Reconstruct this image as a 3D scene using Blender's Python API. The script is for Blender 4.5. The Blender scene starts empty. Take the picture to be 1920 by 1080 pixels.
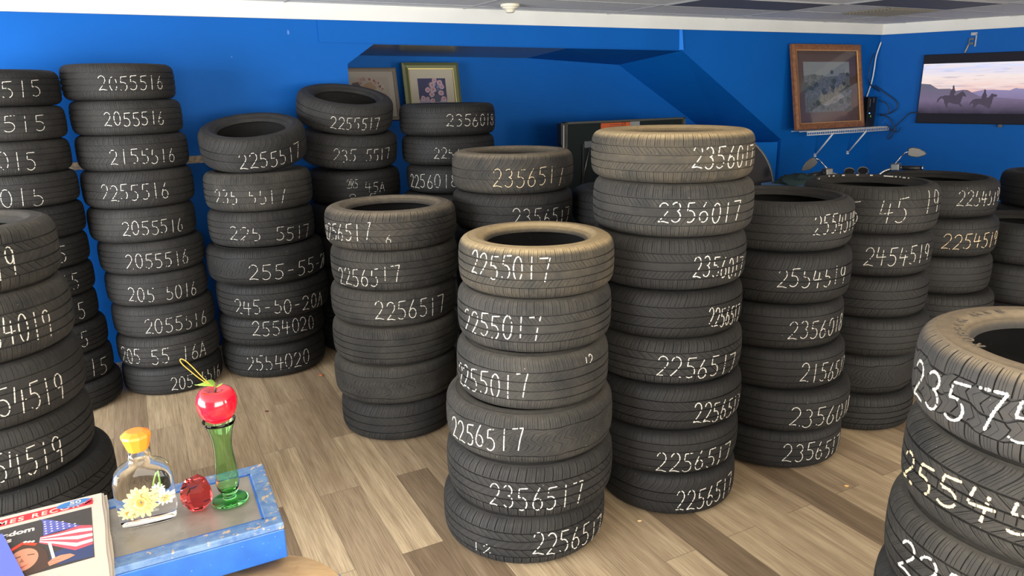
import bpy, bmesh, math, random
import numpy as np
from mathutils import Vector, Matrix

random.seed(7)
SC = bpy.context.scene
COL = SC.collection
PI = math.pi
sin, cos, rad = math.sin, math.cos, math.radians

# ------------------------------------------------------------------ camera
def make_camera():
    p, r, h = 0.27352219, -0.01757831, 1.904462
    f = Vector((0, cos(p), -sin(p))); u = Vector((0, sin(p), cos(p))); x = Vector((1, 0, 0))
    X = cos(r) * x + sin(r) * u
    U = -sin(r) * x + cos(r) * u
    cd = bpy.data.cameras.new('camera'); cam = bpy.data.objects.new('camera', cd); COL.objects.link(cam)
    m = Matrix.Identity(4)
    for i in range(3):
        m[i][0], m[i][1], m[i][2] = X[i], U[i], -f[i]
    m[2][3] = h
    cam.matrix_world = m
    cd.sensor_width = 36; cd.lens = 1337.33 / 1920 * 36; cd.clip_start = .05
    SC.camera = cam
make_camera()

# ------------------------------------------------------------------ light
A0 = Vector((-3.1896447, 4.80445261, 0))          # point of the back wall
DV = Vector((0.8862334, 0.463239, 0))             # along the back wall
NB = Vector((-0.463239, 0.8862334, 0))            # into the back wall
UP = Vector((0, 0, 1))
def W(s, t, z=0.0):                               # room coordinates: along wall, out of wall, up
    return A0 + DV * s - NB * t + UP * z
BC = Vector((4.33095382, 8.73551019, 0))          # room corner
DR = Vector((0.74622775, -0.66569073, 0))         # along the wall with the television
NR = Vector((-0.66569073, -0.74622775, 0))        # out of that wall
def RW(d, o, z=0.0):
    return BC + DR * d + NR * o + UP * z

world = bpy.data.worlds.new('world'); SC.world = world; world.use_nodes = True
world.node_tree.nodes['Background'].inputs[0].default_value = (.75, .85, 1, 1)
world.node_tree.nodes['Background'].inputs[1].default_value = .25

def area(name, loc, target, sx, sy, power, col):
    ld = bpy.data.lights.new(name, 'AREA'); ld.shape = 'RECTANGLE'; ld.size = sx; ld.size_y = sy
    ld.energy = power; ld.color = col
    o = bpy.data.objects.new(name, ld); COL.objects.link(o); o.location = loc
    d = (Vector(target) - Vector(loc)).normalized()
    o.rotation_euler = d.to_track_quat('-Z', 'Y').to_euler()
    return o
# daylight coming in through the shop windows (side window wall and the street front behind the camera)
area('daylight_side_window', W(-3.1, 4.0, 1.5), W(3.0, 3.2, 1.45), 4.4, 1.8, 470, (.93, .965, 1.0))
area('daylight_street_window', W(1.4, 9.1, 1.55), W(2.6, 1.0, 1.35), 4.4, 1.8, 285, (1.0, .95, .86))
area('daylight_door_glass', W(6.2, 9.1, 1.5), W(4.6, 2.6, .8), 1.6, 1.9, 135, (1.0, .92, .80))
SC.view_settings.view_transform = 'Standard'
SC.view_settings.look = 'None'
SC.view_settings.exposure = .45
SC.view_settings.gamma = 1
SC.view_settings.use_curve_mapping = False

# ------------------------------------------------------------------ materials
def mat(name, col, rough=.6, spec=.5, metal=0.0, trans=0.0, ior=1.5, coat=0.0, emit=None, estr=0.0, sss=0.0):
    m = bpy.data.materials.new(name); m.use_nodes = True
    b = m.node_tree.nodes['Principled BSDF']
    b.inputs['Base Color'].default_value = (*col, 1)
    b.inputs['Roughness'].default_value = rough
    b.inputs['Specular IOR Level'].default_value = spec
    b.inputs['Metallic'].default_value = metal
    b.inputs['Transmission Weight'].default_value = trans
    b.inputs['IOR'].default_value = ior
    b.inputs['Coat Weight'].default_value = coat
    if emit:
        b.inputs['Emission Color'].default_value = (*emit, 1); b.inputs['Emission Strength'].default_value = estr
    return m
def NT(m):
    nt = m.node_tree
    return nt, nt.nodes, nt.links, nt.nodes['Principled BSDF']
def noise(nt, vec, scale, detail=4, rough=.55, typ='FAC'):
    n = nt.nodes.new('ShaderNodeTexNoise'); n.inputs['Scale'].default_value = scale
    n.inputs['Detail'].default_value = detail; n.inputs['Roughness'].default_value = rough
    if vec is not None: nt.links.new(vec, n.inputs['Vector'])
    return n.outputs[0]
def ramp(nt, fac, stops):
    r = nt.nodes.new('ShaderNodeValToRGB'); e = r.color_ramp.elements
    while len(e) < len(stops): e.new(.5)
    for el, (p, c) in zip(e, stops):
        el.position = p; el.color = (*c, 1) if len(c) == 3 else c
    nt.links.new(fac, r.inputs[0]); return r.outputs[0]
def mixc(nt, fac, a, b, mode='MIX'):
    n = nt.nodes.new('ShaderNodeMix'); n.data_type = 'RGBA'; n.blend_type = mode
    for sock, v in ((n.inputs[0], fac), (n.inputs[6], a), (n.inputs[7], b)):
        if hasattr(v, 'is_linked') or hasattr(v, 'links'): nt.links.new(v, sock)
        elif isinstance(v, (int, float)): sock.default_value = v
        else: sock.default_value = (*v, 1)
    return n.outputs[2]
def math_(nt, op, a, b=0.0, c=0.0, clamp=False):
    n = nt.nodes.new('ShaderNodeMath'); n.operation = op; n.use_clamp = clamp
    for i, v in enumerate((a, b, c)):
        if isinstance(v, (int, float)): n.inputs[i].default_value = v
        else: nt.links.new(v, n.inputs[i])
    return n.outputs[0]
def bump(nt, h, strength, dist=.002):
    b = nt.nodes.new('ShaderNodeBump'); b.inputs['Strength'].default_value = strength; b.inputs['Distance'].default_value = dist
    nt.links.new(h, b.inputs['Height']); nt.links.new(b.outputs[0], nt.nodes['Principled BSDF'].inputs['Normal'])
def coords(nt, kind='Object'):
    t = nt.nodes.new('ShaderNodeTexCoord'); return t.outputs[kind]
def sep(nt, v):
    s = nt.nodes.new('ShaderNodeSeparateXYZ'); nt.links.new(v, s.inputs[0]); return s.outputs

def rubber(name, base, dust, amount, rough=.72, spec=.35, top=0.0):
    """rubber with blotchy road dust; TOP adds the dust that settled on the upward sidewall"""
    m = mat(name, base, rough, spec); nt, N, L, B = NT(m)
    oi = N.new('ShaderNodeObjectInfo')
    vadd = N.new('ShaderNodeVectorMath'); vadd.operation = 'ADD'
    sc = N.new('ShaderNodeVectorMath'); sc.operation = 'SCALE'; sc.inputs[0].default_value = (37, 19, 11); L.new(oi.outputs['Random'], sc.inputs['Scale'])
    L.new(coords(nt), vadd.inputs[0]); L.new(sc.outputs[0], vadd.inputs[1]); v = vadd.outputs[0]
    n1 = noise(nt, v, 6, 5); n2 = noise(nt, v, 45, 4, .6); n3 = noise(nt, v, 220, 2)
    f = math_(nt, 'MULTIPLY', ramp(nt, n1, [(.35, (0, 0, 0)), (.75, (1, 1, 1))]), amount)
    f = math_(nt, 'ADD', f, math_(nt, 'MULTIPLY', ramp(nt, n2, [(.5, (0, 0, 0)), (.8, (1, 1, 1))]), amount * .7))
    if top:
        up = sep(nt, N.new('ShaderNodeNewGeometry').outputs['Normal'])[2]
        u = math_(nt, 'MULTIPLY', ramp(nt, up, [(.28, (0, 0, 0)), (.85, (1, 1, 1))]), top)
        zz = sep(nt, coords(nt))[2]
        u = math_(nt, 'MULTIPLY', u, ramp(nt, math_(nt, 'MULTIPLY', zz, 9.0), [(.68, (0, 0, 0)), (.88, (1, 1, 1))]))
        u = math_(nt, 'MULTIPLY', u, math_(nt, 'ADD', .55, math_(nt, 'MULTIPLY', n2, .8)))
        f = math_(nt, 'ADD', f, u, clamp=True)
    c = mixc(nt, f, base, dust)
    spots = ramp(nt, noise(nt, v, 130, 1), [(.80, (0, 0, 0)), (.82, (1, 1, 1))])
    c = mixc(nt, math_(nt, 'MULTIPLY', spots, .55), c, (.55, .52, .47))
    L.new(c, B.inputs['Base Color'])
    bump(nt, n3, .25, .0008)
    return m
M = {}
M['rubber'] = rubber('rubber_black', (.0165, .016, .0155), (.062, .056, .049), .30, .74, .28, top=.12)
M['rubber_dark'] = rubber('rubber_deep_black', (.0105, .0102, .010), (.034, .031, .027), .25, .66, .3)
M['rubber_grey'] = rubber('rubber_worn_grey', (.0225, .0218, .0205), (.095, .084, .068), .36, .8, .25, top=.30)
M['rubber_mid'] = rubber('rubber_dust_topped', (.025, .024, .0225), (.19, .155, .11), .22, .82, .3, top=.75)
M['rubber_dusty'] = rubber('rubber_dusty', (.034, .032, .028), (.36, .27, .15), .13, .85, .25, top=.95)
M['chalk'] = mat('chalk_white', (.60, .57, .51), .95, .1)
M['chalk_cream'] = mat('chalk_cream', (.72, .56, .36), .95, .1)

def wall_paint(name, col, worn=True):
    m = mat(name, col, .6, .14); nt, N, L, B = NT(m)
    v = coords(nt)
    big = noise(nt, v, 1.3, 4); c = mixc(nt, ramp(nt, big, [(.3, (0, 0, 0)), (.75, (1, 1, 1))]), tuple(k * .93 for k in col), tuple(min(1, k * 1.06) for k in col))
    if worn:
        nick = ramp(nt, noise(nt, v, 15, 2, .5), [(.775, (0, 0, 0)), (.785, (1, 1, 1))])
        c = mixc(nt, math_(nt, 'MULTIPLY', nick, .35), c, (.25, .42, .80))
    L.new(c, B.inputs['Base Color'])
    bump(nt, math_(nt, 'ADD', noise(nt, v, 9, 5), math_(nt, 'MULTIPLY', noise(nt, v, 150, 2), .25)), .35, .004)
    return m
M['blue'] = wall_paint('blue_wall_paint', (.0010, .094, .385))
M['blue_patch'] = wall_paint('light_blue_paint', (.03, .24, .86), False)
M['white_trim'] = wall_paint('white_trim_paint', (.66, .66, .63), False)
M['shop_wall'] = mat('pale_shop_wall', (.62, .62, .60), .8)
M['black_plastic'] = mat('black_plastic', (.012, .012, .013), .4)
M['black_gloss'] = mat('black_gloss', (.010, .011, .013), .18, .5)
M['chrome'] = mat('chrome', (.50, .50, .51), .2, .5, 1.0)
M['steel'] = mat('brushed_steel', (.26, .26, .255), .38, .5, 1.0)
M['white_wire'] = mat('white_coated_wire', (.72, .72, .70), .4)

# ------------------------------------------------------------------ object helpers
def link(name, me, m=None, parent=None):
    o = bpy.data.objects.new(name, me); COL.objects.link(o)
    if m is not None and hasattr(me, 'materials'):
        for x in (m if isinstance(m, (list, tuple)) else [m]): me.materials.append(x)
    if parent is not None: o.parent = parent
    return o
def tag(o, label, cat, group=None):
    o['label'] = label; o['category'] = cat
    if group: o['group'] = group
    return o
def thing(name, label, cat, loc=(0, 0, 0), rz=0.0, group=None, rot=None):
    o = bpy.data.objects.new(name, None); COL.objects.link(o); o.empty_display_size = .1
    o.location = loc; o.rotation_euler = rot if rot else (0, 0, rz)
    return tag(o, label, cat, group)
def struct(name, me, m):
    o = link(name, me, m); o['kind'] = 'structure'; return o
class MB:
    """collects shapes into ONE mesh"""
    def __init__(s): s.v = []; s.f = []; s.mi = []; s.sm = []
    def add(s, vs, fs, mi=0, smooth=False):
        b = len(s.v); s.v += [tuple(x) for x in vs]; s.f += [tuple(i + b for i in f) for f in fs]
        s.mi += [mi] * len(fs); s.sm += [smooth] * len(fs); return s
    def box(s, c, d, rot=None, mi=0):
        x, y, z = (k / 2 for k in d); c = Vector(c); R = rot or Matrix.Identity(3)
        vs = [c + R @ Vector((sx * x, sy * y, sz * z)) for sx in (-1, 1) for sy in (-1, 1) for sz in (-1, 1)]
        return s.add(vs, [(0, 1, 3, 2), (4, 6, 7, 5), (0, 4, 5, 1), (2, 3, 7, 6), (0, 2, 6, 4), (1, 5, 7, 3)], mi)
    def hexa(s, p, mi=0):          # p: 4 bottom corners, 4 top corners
        return s.add(p, [(3, 2, 1, 0), (4, 5, 6, 7), (0, 1, 5, 4), (1, 2, 6, 5), (2, 3, 7, 6), (3, 0, 4, 7)], mi)
    def tube(s, pts, r, n=10, mi=0, cap=True, smooth=True):
        pts = [Vector(p) for p in pts]; rs = r if isinstance(r, (list, tuple)) else [r] * len(pts)
        vs = []; up = None
        for i, p in enumerate(pts):
            d = (pts[min(i + 1, len(pts) - 1)] - pts[max(i - 1, 0)]).normalized()
            if up is None: up = d.orthogonal().normalized()
            else: up = (up - d * up.dot(d)).normalized() if (up - d * up.dot(d)).length > 1e-6 else d.orthogonal().normalized()
            w = d.cross(up)
            vs += [p + (up * cos(2 * PI * k / n) + w * sin(2 * PI * k / n)) * rs[i] for k in range(n)]
        fs = [(i * n + k, i * n + (k + 1) % n, (i + 1) * n + (k + 1) % n, (i + 1) * n + k) for i in range(len(pts) - 1) for k in range(n)]
        s.add(vs, fs, mi, smooth)
        if cap:
            b = len(s.v) - len(vs)
            for ring in (range(n - 1, -1, -1), range((len(pts) - 1) * n, len(pts) * n)):
                s.f.append(tuple(b + k for k in ring)); s.mi.append(mi); s.sm.append(False)
        return s
    def lathe(s, prof, n=48, c=(0, 0, 0), ax=None, mi=0, close=False, smooth=True):
        c = Vector(c); R = ax or Matrix.Identity(3)
        vs = [c + R @ Vector((r * cos(2 * PI * k / n), r * sin(2 * PI * k / n), z)) for r, z in prof for k in range(n)]
        m = len(prof); rows = m if close else m - 1
        fs = [(i * n + k, i * n + (k + 1) % n, ((i + 1) % m) * n + (k + 1) % n, ((i + 1) % m) * n + k) for i in range(rows) for k in range(n)]
        return s.add(vs, fs, mi, smooth)
    def poly(s, pts, mi=0): return s.add(pts, [tuple(range(len(pts)))], mi)
    def prism(s, pts, d, mi=0):    # pts: outline (3D), d: extrusion vector
        n = len(pts); d = Vector(d); q = [Vector(p) for p in pts]
        return s.add(q + [p + d for p in q], [tuple(range(n - 1, -1, -1)), tuple(range(n, 2 * n))] + [(i, (i + 1) % n, n + (i + 1) % n, n + i) for i in range(n)], mi)
    def mesh(s, name):
        me = bpy.data.meshes.new(name); me.from_pydata(s.v, [], s.f); me.validate(clean_customdata=False)
        if len(me.polygons) == len(s.f):
            me.polygons.foreach_set('material_index', s.mi); me.polygons.foreach_set('use_smooth', s.sm)
        me.update(); return me
    def build(s, name, m, parent=None, fix=False, bev=0.0, sub=0):
        me = s.mesh(name)
        if fix:
            bm = bmesh.new(); bm.from_mesh(me); bmesh.ops.recalc_face_normals(bm, faces=bm.faces); bm.to_mesh(me); bm.free()
        o = link(name, me, m, parent)
        if bev:
            b = o.modifiers.new('bevel', 'BEVEL'); b.width = bev; b.segments = 2; b.limit_method = 'ANGLE'
        if sub:
            b = o.modifiers.new('subdivision', 'SUBSURF'); b.levels = sub; b.render_levels = sub
        return o
def frame_of(ex, ey):
    ex = Vector(ex).normalized(); ey = Vector(ey); ey = (ey - ex * ey.dot(ex)).normalized(); ez = ex.cross(ey)
    return Matrix((ex, ey, ez)).transposed()
def smooth_path(pts, k=6):
    pts = [Vector(p) for p in pts]; out = []
    for i in range(len(pts) - 1):
        p0 = pts[max(i - 1, 0)]; p1 = pts[i]; p2 = pts[i + 1]; p3 = pts[min(i + 2, len(pts) - 1)]
        for j in range(k):
            t = j / k
            out.append(.5 * ((2 * p1) + (p2 - p0) * t + (2 * p0 - 5 * p1 + 4 * p2 - p3) * t * t + (3 * p1 - p0 - 3 * p2 + p3) * t ** 3))
    return out + [pts[-1]]
RZ = frame_of(DV, NB)                    # rotation of the room axes
RZ_ANG = math.atan2(DV.y, DV.x)

# ------------------------------------------------------------------ room shell
def room():
    # floor with vinyl planks running away from the back wall
    al = rad(-62.4); u = Vector((cos(al), sin(al), 0)); w = Vector((-sin(al), cos(al), 0))
    edges = [.405, .58, .782, .971, 1.14, 1.33, 1.525, 1.723, 1.888, 2.068, 2.234, 2.432, 2.591]
    e = edges[0]; left = []
    while e > -6.5: e -= .18; left.append(e)
    e = edges[-1]
    while e < 9.5: e += .172; edges.append(e)
    edges = left[::-1] + edges; k0 = len(left)
    rnd = random.Random(11)
    forced = {}
    def key(row, uu): return (row, round(uu, 1))
    dark_spots = [(2, -2.3), (0 - 1, -2.9), (8, -1.7), (12, -2.2), (12, -1.2)]
    light_spots = [(7, -1.6), (9, -1.6), (9, -2.2), (11, -1.6), (0, -3.3), (2, -3.1), (10, -1.8), (10, -2.6)]
    vs = []; fs = []; tone = []; hue = []
    for i in range(len(edges) - 1):
        row = i - k0; wa, wb = edges[i], edges[i + 1]
        off = (-3.753 if row % 2 == 0 else -3.172)
        kk = -8
        while True:
            ua = off + 1.205 * kk; ub = ua + 1.205; kk += 1
            if ub < -11: continue
            if ua > 6: break
            t = rnd.choice([.08, .3, .38, .45, .5, .55, .62, .7, .8, .9, .97]); h = rnd.random()
            for (r_, uu) in dark_spots:
                if r_ == row and ua < uu < ub: t = .04
            for (r_, uu) in light_spots:
                if r_ == row and ua < uu < ub: t = .88
            b = len(vs)
            vs += [u * ua + w * wa, u * ub + w * wa, u * ub + w * wb, u * ua + w * wb]
            fs.append((b, b + 1, b + 2, b + 3)); tone.append(t); hue.append(h)
    me = bpy.data.meshes.new('floor'); me.from_pydata([tuple(v) for v in vs], [], fs)
    at = me.attributes.new('plank', 'FLOAT_VECTOR', 'FACE')
    at.data.foreach_set('vector', [c for t, h in zip(tone, hue) for c in (t, h, 0)])
    uv = me.uv_layers.new(name='plank_uv')
    for p in me.polygons:
        for li in p.loop_indices:
            v = me.vertices[me.loops[li].vertex_index].co
            k = p.loop_start
            i0 = li - p.loop_start
            uv.data[li].uv = ((0, 0), (1, 0), (1, 1), (0, 1))[i0]
    m = mat('wood_look_vinyl', (.4, .3, .2), .38, .4); nt, N, L, B = NT(m)
    a = N.new('ShaderNodeAttribute'); a.attribute_name = 'plank'; sx = sep(nt, a.outputs['Vector'])
    mp = N.new('ShaderNodeMapping'); mp.inputs['Rotation'].default_value = (0, 0, -al); L.new(coords(nt), mp.inputs['Vector'])
    addv = N.new('ShaderNodeVectorMath'); addv.operation = 'ADD'; L.new(mp.outputs[0], addv.inputs[0])
    cmb = N.new('ShaderNodeCombineXYZ'); L.new(math_(nt, 'MULTIPLY', sx[1], 53.0), cmb.inputs[0]); L.new(math_(nt, 'MULTIPLY', sx[1], 17.0), cmb.inputs[2]); L.new(cmb.outputs[0], addv.inputs[1])
    st = N.new('ShaderNodeMapping'); st.inputs['Scale'].default_value = (1.0, 13.0, 1); L.new(addv.outputs[0], st.inputs['Vector'])
    base = ramp(nt, sx[0], [(0, (.23, .166, .106)), (.3, (.40, .302, .196)), (.6, (.50, .384, .248)), (1, (.60, .47, .30))])
    g1 = noise(nt, st.outputs[0], 2.2, 6, .62)
    wv = N.new('ShaderNodeTexWave'); wv.wave_type = 'RINGS'; wv.inputs['Scale'].default_value = .55; wv.inputs['Distortion'].default_value = 7; wv.inputs['Detail'].default_value = 3; wv.inputs['Detail Scale'].default_value = .9
    st2 = N.new('ShaderNodeMapping'); st2.inputs['Scale'].default_value = (1.0, 7.0, 1); L.new(addv.outputs[0], st2.inputs['Vector']); L.new(st2.outputs[0], wv.inputs['Vector'])
    fine = N.new('ShaderNodeMapping'); fine.inputs['Scale'].default_value = (6.0, 330.0, 1); L.new(addv.outputs[0], fine.inputs['Vector'])
    g2 = noise(nt, fine.outputs[0], 1.0, 3, .5)
    c = mixc(nt, ramp(nt, g1, [(.33, (.6, .6, .6)), (.5, (.25, .25, .25)), (.7, (0, 0, 0))]), base, (.55, .52, .49), 'MULTIPLY')
    c = mixc(nt, math_(nt, 'MULTIPLY', wv.outputs['Fac'], .38), c, (.62, .56, .52), 'MULTIPLY')
    c = mixc(nt, ramp(nt, g2, [(.36, (.75, .75, .75)), (.58, (0, 0, 0))]), c, (.52, .47, .43), 'MULTIPLY')
    uvn = N.new('ShaderNodeUVMap'); uvn.uv_map = 'plank_uv'; su = sep(nt, uvn.outputs[0])
    def edge(sv, wdt):
        d = math_(nt, 'MINIMUM', sv, math_(nt, 'SUBTRACT', 1.0, sv))
        return math_(nt, 'LESS_THAN', d, wdt)
    jl = math_(nt, 'MAXIMUM', edge(su[0], .0014), edge(su[1], .007))
    c = mixc(nt, math_(nt, 'MULTIPLY', jl, .55), c, (.05, .038, .028))
    L.new(c, B.inputs['Base Color'])
    L.new(ramp(nt, g1, [(.3, (.46,) * 3), (.7, (.34,) * 3)]), B.inputs['Roughness'])
    bump(nt, math_(nt, 'SUBTRACT', g2, math_(nt, 'MULTIPLY', jl, 2.0)), .12, .0012)
    struct('floor', me, m)

    H = 2.537
    # back wall with the alcove cut into it (s, z)
    D = .74; th = .0
    op = [(2.19, 0), (2.19, 2.105), (2.41, 2.253), (5.53, 2.228), (7.0, 1.30), (7.0, 0)]
    mb = MB()
    F = lambda s, z: W(s, 0, z)
    def face(*p): mb.poly([F(*q) for q in p])
    face((-3.2, 0), (2.19, 0), (2.19, 2.105), (2.41, 2.253), (2.41, H), (-3.2, H))
    face((2.41, 2.253), (5.53, 2.228), (5.53, H), (2.41, H))
    face((5.53, 2.228), (7.0, 1.30), (7.0, 0), (8.486, 0), (8.486, H), (5.53, H))
    bk = [(2.19, 0), (2.19, 2.105), (2.41, 2.205), (4.2, 2.185), (5.31, 2.12), (7.0, 1.13), (7.0, 0)]
    Bk = lambda s, z: W(s, -D, z)
    mb.poly([Bk(*q) for q in bk])
    mb.poly([F(*op[0]), Bk(*bk[0]), Bk(*bk[1]), F(*op[1])])
    mb.poly([F(*op[1]), Bk(*bk[1]), Bk(*bk[2]), F(*op[2])])
    mid = (4.2, 2.2386)
    sf = MB(); sf.poly([F(*op[2]), Bk(*bk[2]), Bk(*bk[3]), F(*mid)])
    struct('trim_7', sf.mesh('trim_7'), mat('soffit_brown_sheen', (.11, .095, .075), .28, .5))  # brown colour paints the sheen onto this half of the soffit
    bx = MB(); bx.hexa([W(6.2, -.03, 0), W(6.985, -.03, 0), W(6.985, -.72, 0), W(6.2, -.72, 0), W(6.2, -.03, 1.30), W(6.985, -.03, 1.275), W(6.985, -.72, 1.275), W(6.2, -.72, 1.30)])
    struct('trim_8', bx.mesh('trim_8'), wall_paint('lit_jamb_blue', (.004, .15, .56), False))  # added box; its lighter blue paints in the daylight on the alcove jamb
    mb.poly([F(*mid), Bk(*bk[3]), Bk(*bk[4]), F(*op[3])])
    mb.poly([F(*op[3]), Bk(*bk[4]), Bk(*bk[5]), F(*op[4])])
    mb.poly([F(*op[4]), Bk(*bk[5]), Bk(*bk[6]), F(*op[5])])
    struct('wall_back', mb.mesh('wall_back'), M['blue'])
    # shallow boxed header over the alcove and its paint patch
    mb = MB(); mb.hexa([W(1.98, 0, 2.262), W(5.48, 0, 2.238), W(5.48, .012, 2.238), W(1.98, .012, 2.262), W(1.98, 0, H), W(5.48, 0, H), W(5.48, .012, H), W(1.98, .012, H)])
    struct('trim_1', mb.mesh('trim_1'), M['blue'])
    mb = MB(); mb.hexa([W(5.482, 0, 2.235), W(5.535, 0, 2.235), W(5.535, .016, 2.235), W(5.482, .016, 2.235), W(5.475, 0, 2.42), W(5.51, 0, 2.42), W(5.51, .016, 2.42), W(5.475, .016, 2.42)])
    struct('trim_2', mb.mesh('trim_2'), M['blue_patch'])
    # white crown boards
    mb = MB(); mb.hexa([W(-3.2, 0, 2.422), W(8.486, 0, 2.422), W(8.50, .03, 2.422), W(-3.2, .03, 2.422), W(-3.2, 0, H), W(8.486, 0, H), W(8.50, .03, H), W(-3.2, .03, H)])
    struct('trim_3', mb.mesh('trim_3'), M['white_trim'])
    mb = MB(); mb.hexa([RW(0, 0, 2.422), RW(5.5, 0, 2.422), RW(5.5, .03, 2.422), RW(0, .03, 2.422), RW(0, 0, H), RW(5.5, 0, H), RW(5.5, .03, H), RW(0, .03, H)])
    struct('trim_4', mb.mesh('trim_4'), M['white_trim'])
    mb = MB(); mb.poly([RW(0, 0, 0), RW(8.5, 0, 0), RW(8.5, 0, H), RW(0, 0, H)])
    struct('wall_right', mb.mesh('wall_right'), M['blue'])
    # ledge inside the alcove carrying the flower pictures
    mb = MB(); mb.hexa([W(2.21, -.42, 1.60), W(3.46, -.42, 1.60), W(3.46, -.735, 1.60), W(2.21, -.735, 1.60), W(2.21, -.42, 1.64), W(3.46, -.42, 1.64), W(3.46, -.735, 1.64), W(2.21, -.735, 1.64)])
    struct('trim_5', mb.mesh('trim_5'), M['blue'])
    # raw timber rail on the wall
    wood = mat('raw_timber', (.36, .27, .18), .7); nt, N, L, B = NT(wood)
    mpn = N.new('ShaderNodeMapping'); mpn.inputs['Rotation'].default_value = (0, 0, -RZ_ANG); mpn.inputs['Scale'].default_value = (3, 40, 40); L.new(coords(nt), mpn.inputs['Vector'])
    L.new(ramp(nt, noise(nt, mpn.outputs[0], 2, 5), [(.3, (.17, .12, .08)), (.7, (.45, .35, .24))]), B.inputs['Base Color'])
    mb = MB(); mb.hexa([W(-3.15, 0, 1.418), W(1.35, 0, 1.418), W(1.35, .04, 1.418), W(-3.15, .04, 1.418), W(-3.15, 0, 1.468), W(1.35, 0, 1.468), W(1.35, .04, 1.468), W(-3.15, .04, 1.468)])
    struct('trim_6', mb.mesh('trim_6'), wood)
    # shop side wall and street front behind the camera, both with window openings
    def holed(name, P, x0, x1, holes):
        mb = MB(); xs = x0
        for (a, b, z0, z1) in holes:
            mb.poly([P(xs, 0), P(a, 0), P(a, H), P(xs, H)]); mb.poly([P(a, 0), P(b, 0), P(b, z0), P(a, z0)]); mb.poly([P(a, z1), P(b, z1), P(b, H), P(a, H)]); xs = b
        mb.poly([P(xs, 0), P(x1, 0), P(x1, H), P(xs, H)])
        struct(name, mb.mesh(name), M['shop_wall'])
    holed('wall_left', lambda x, z: W(-3.2, x, z), 0, 9.2, [(1.7, 6.3, .5, 2.45)])
    holed('wall_front', lambda x, z: W(x, 9.2, z), -3.2, 13.0, [(-.9, 3.7, .5, 2.45), (5.3, 7.1, .1, 2.45)])
    fr = mat('window_frame_metal', (.3, .3, .31), .4, .5, .8)
    def wframe(n, P, a, b, z0, z1, bars):
        mb = MB(); q = .05
        for (xa, xb, za, zb) in [(a, b, z0, z0 + q), (a, b, z1 - q, z1)] + [(a + (b - a - q) * k / bars, a + (b - a - q) * k / bars + q, z0, z1) for k in range(bars + 1)]:
            mb.hexa([P(xa, za, -.03), P(xb, za, -.03), P(xb, za, .03), P(xa, za, .03), P(xa, zb, -.03), P(xb, zb, -.03), P(xb, zb, .03), P(xa, zb, .03)])
        struct('window_%d' % n, mb.mesh('window_%d' % n), fr)
    wframe(1, lambda x, z, o: W(-3.2 + o, x, z), 1.7, 6.3, .5, 2.45, 3)
    wframe(2, lambda x, z, o: W(x, 9.2 + o, z), -.9, 3.7, .5, 2.45, 3)
    wframe(3, lambda x, z, o: W(x, 9.2 + o, z), 5.3, 7.1, .1, 2.45, 1)
    # ceiling: speckled lay-in tiles with a thin grid
    m = mat('ceiling_tile', (.60, .60, .59), .95, .1); nt, N, L, B = NT(m)
    sp = noise(nt, coords(nt), 110, 3, .7)
    L.new(ramp(nt, sp, [(.32, (.66, .66, .65)), (.5, (.86, .86, .84)), (.7, (.90, .90, .88))]), B.inputs['Base Color']); bump(nt, sp, .5, .004)
    grid = mat('ceiling_grid_metal', (.33, .33, .33), .5)
    mb = MB()
    mb.poly([W(-3.2, 0, H), W(-3.2, 9.2, H), W(13.2, 9.2, H), W(13.2, -.3, H)], 0)
    mb.box((0, 0, 0), (0, 0, 0))
    t = .24
    while t < 9.2:
        mb.hexa([W(-3.2, t - .007, H - .004), W(13, t - .007, H - .004), W(13, t + .007, H - .004), W(-3.2, t + .007, H - .004), W(-3.2, t - .007, H), W(13, t - .007, H), W(13, t + .007, H), W(-3.2, t + .007, H)], 1); t += .567
    s = 3.18 - 1.43 * 3
    while s < 13:
        mb.hexa([W(s - .007, 0, H - .004), W(s + .007, 0, H - .004), W(s + .007, 9.2, H - .004), W(s - .007, 9.2, H - .004), W(s - .007, 0, H), W(s + .007, 0, H), W(s + .007, 9.2, H), W(s - .007, 9.2, H)], 1); s += 1.43
    struct('ceiling', mb.mesh('ceiling'), [m, grid])
    # unlit recessed ceiling lights, return grille, detector
    lens = mat('unlit_prismatic_lens', (.16, .165, .185), .6, .3)
    def troffer(sa, sb, ta, tb, lab):
        t = thing('ceiling_light', lab, 'ceiling light', W(sa, ta, H - .002), 0, 'unlit ceiling light panels')
        P = lambda s, q, z: W(s, q, z) - W(sa, ta, H - .002)
        mb = MB(); b = .014; z0, z1 = H - .010, H - .002
        for (a, c, d, e) in ((sa, sb, ta, ta + b), (sa, sb, tb - b, tb), (sa, sa + b, ta, tb), (sb - b, sb, ta, tb)):
            mb.hexa([P(a, d, z0), P(c, d, z0), P(c, e, z0), P(a, e, z0), P(a, d, z1), P(c, d, z1), P(c, e, z1), P(a, e, z1)])
        mb.build('frame', grid, t, True)
        mb = MB(); z0 = H - .007
        mb.hexa([P(sa + b, ta + b, z0), P(sb - b, ta + b, z0), P(sb - b, tb - b, z0), P(sa + b, tb - b, z0), P(sa + b, ta + b, z1), P(sb - b, ta + b, z1), P(sb - b, tb - b, z1), P(sa + b, tb - b, z1)])
        mb.build('diffuser', lens, t, True)
    troffer(4.62, 6.03, .81, 1.37, 'unlit grey ceiling light panel above the ping-pong table')
    troffer(6.06, 7.46, 1.38, 1.93, 'unlit grey ceiling light panel above the motorcycle corner')
    t = thing('ceiling_vent', 'stained brown square vent grille in the tiled ceiling', 'vent', W(6.75, .82, H - .003))
    P = lambda s, q, z: W(s, q, z) - W(6.75, .82, H - .003)
    vm = mat('stained_grille', (.20, .175, .13), .7)
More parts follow.
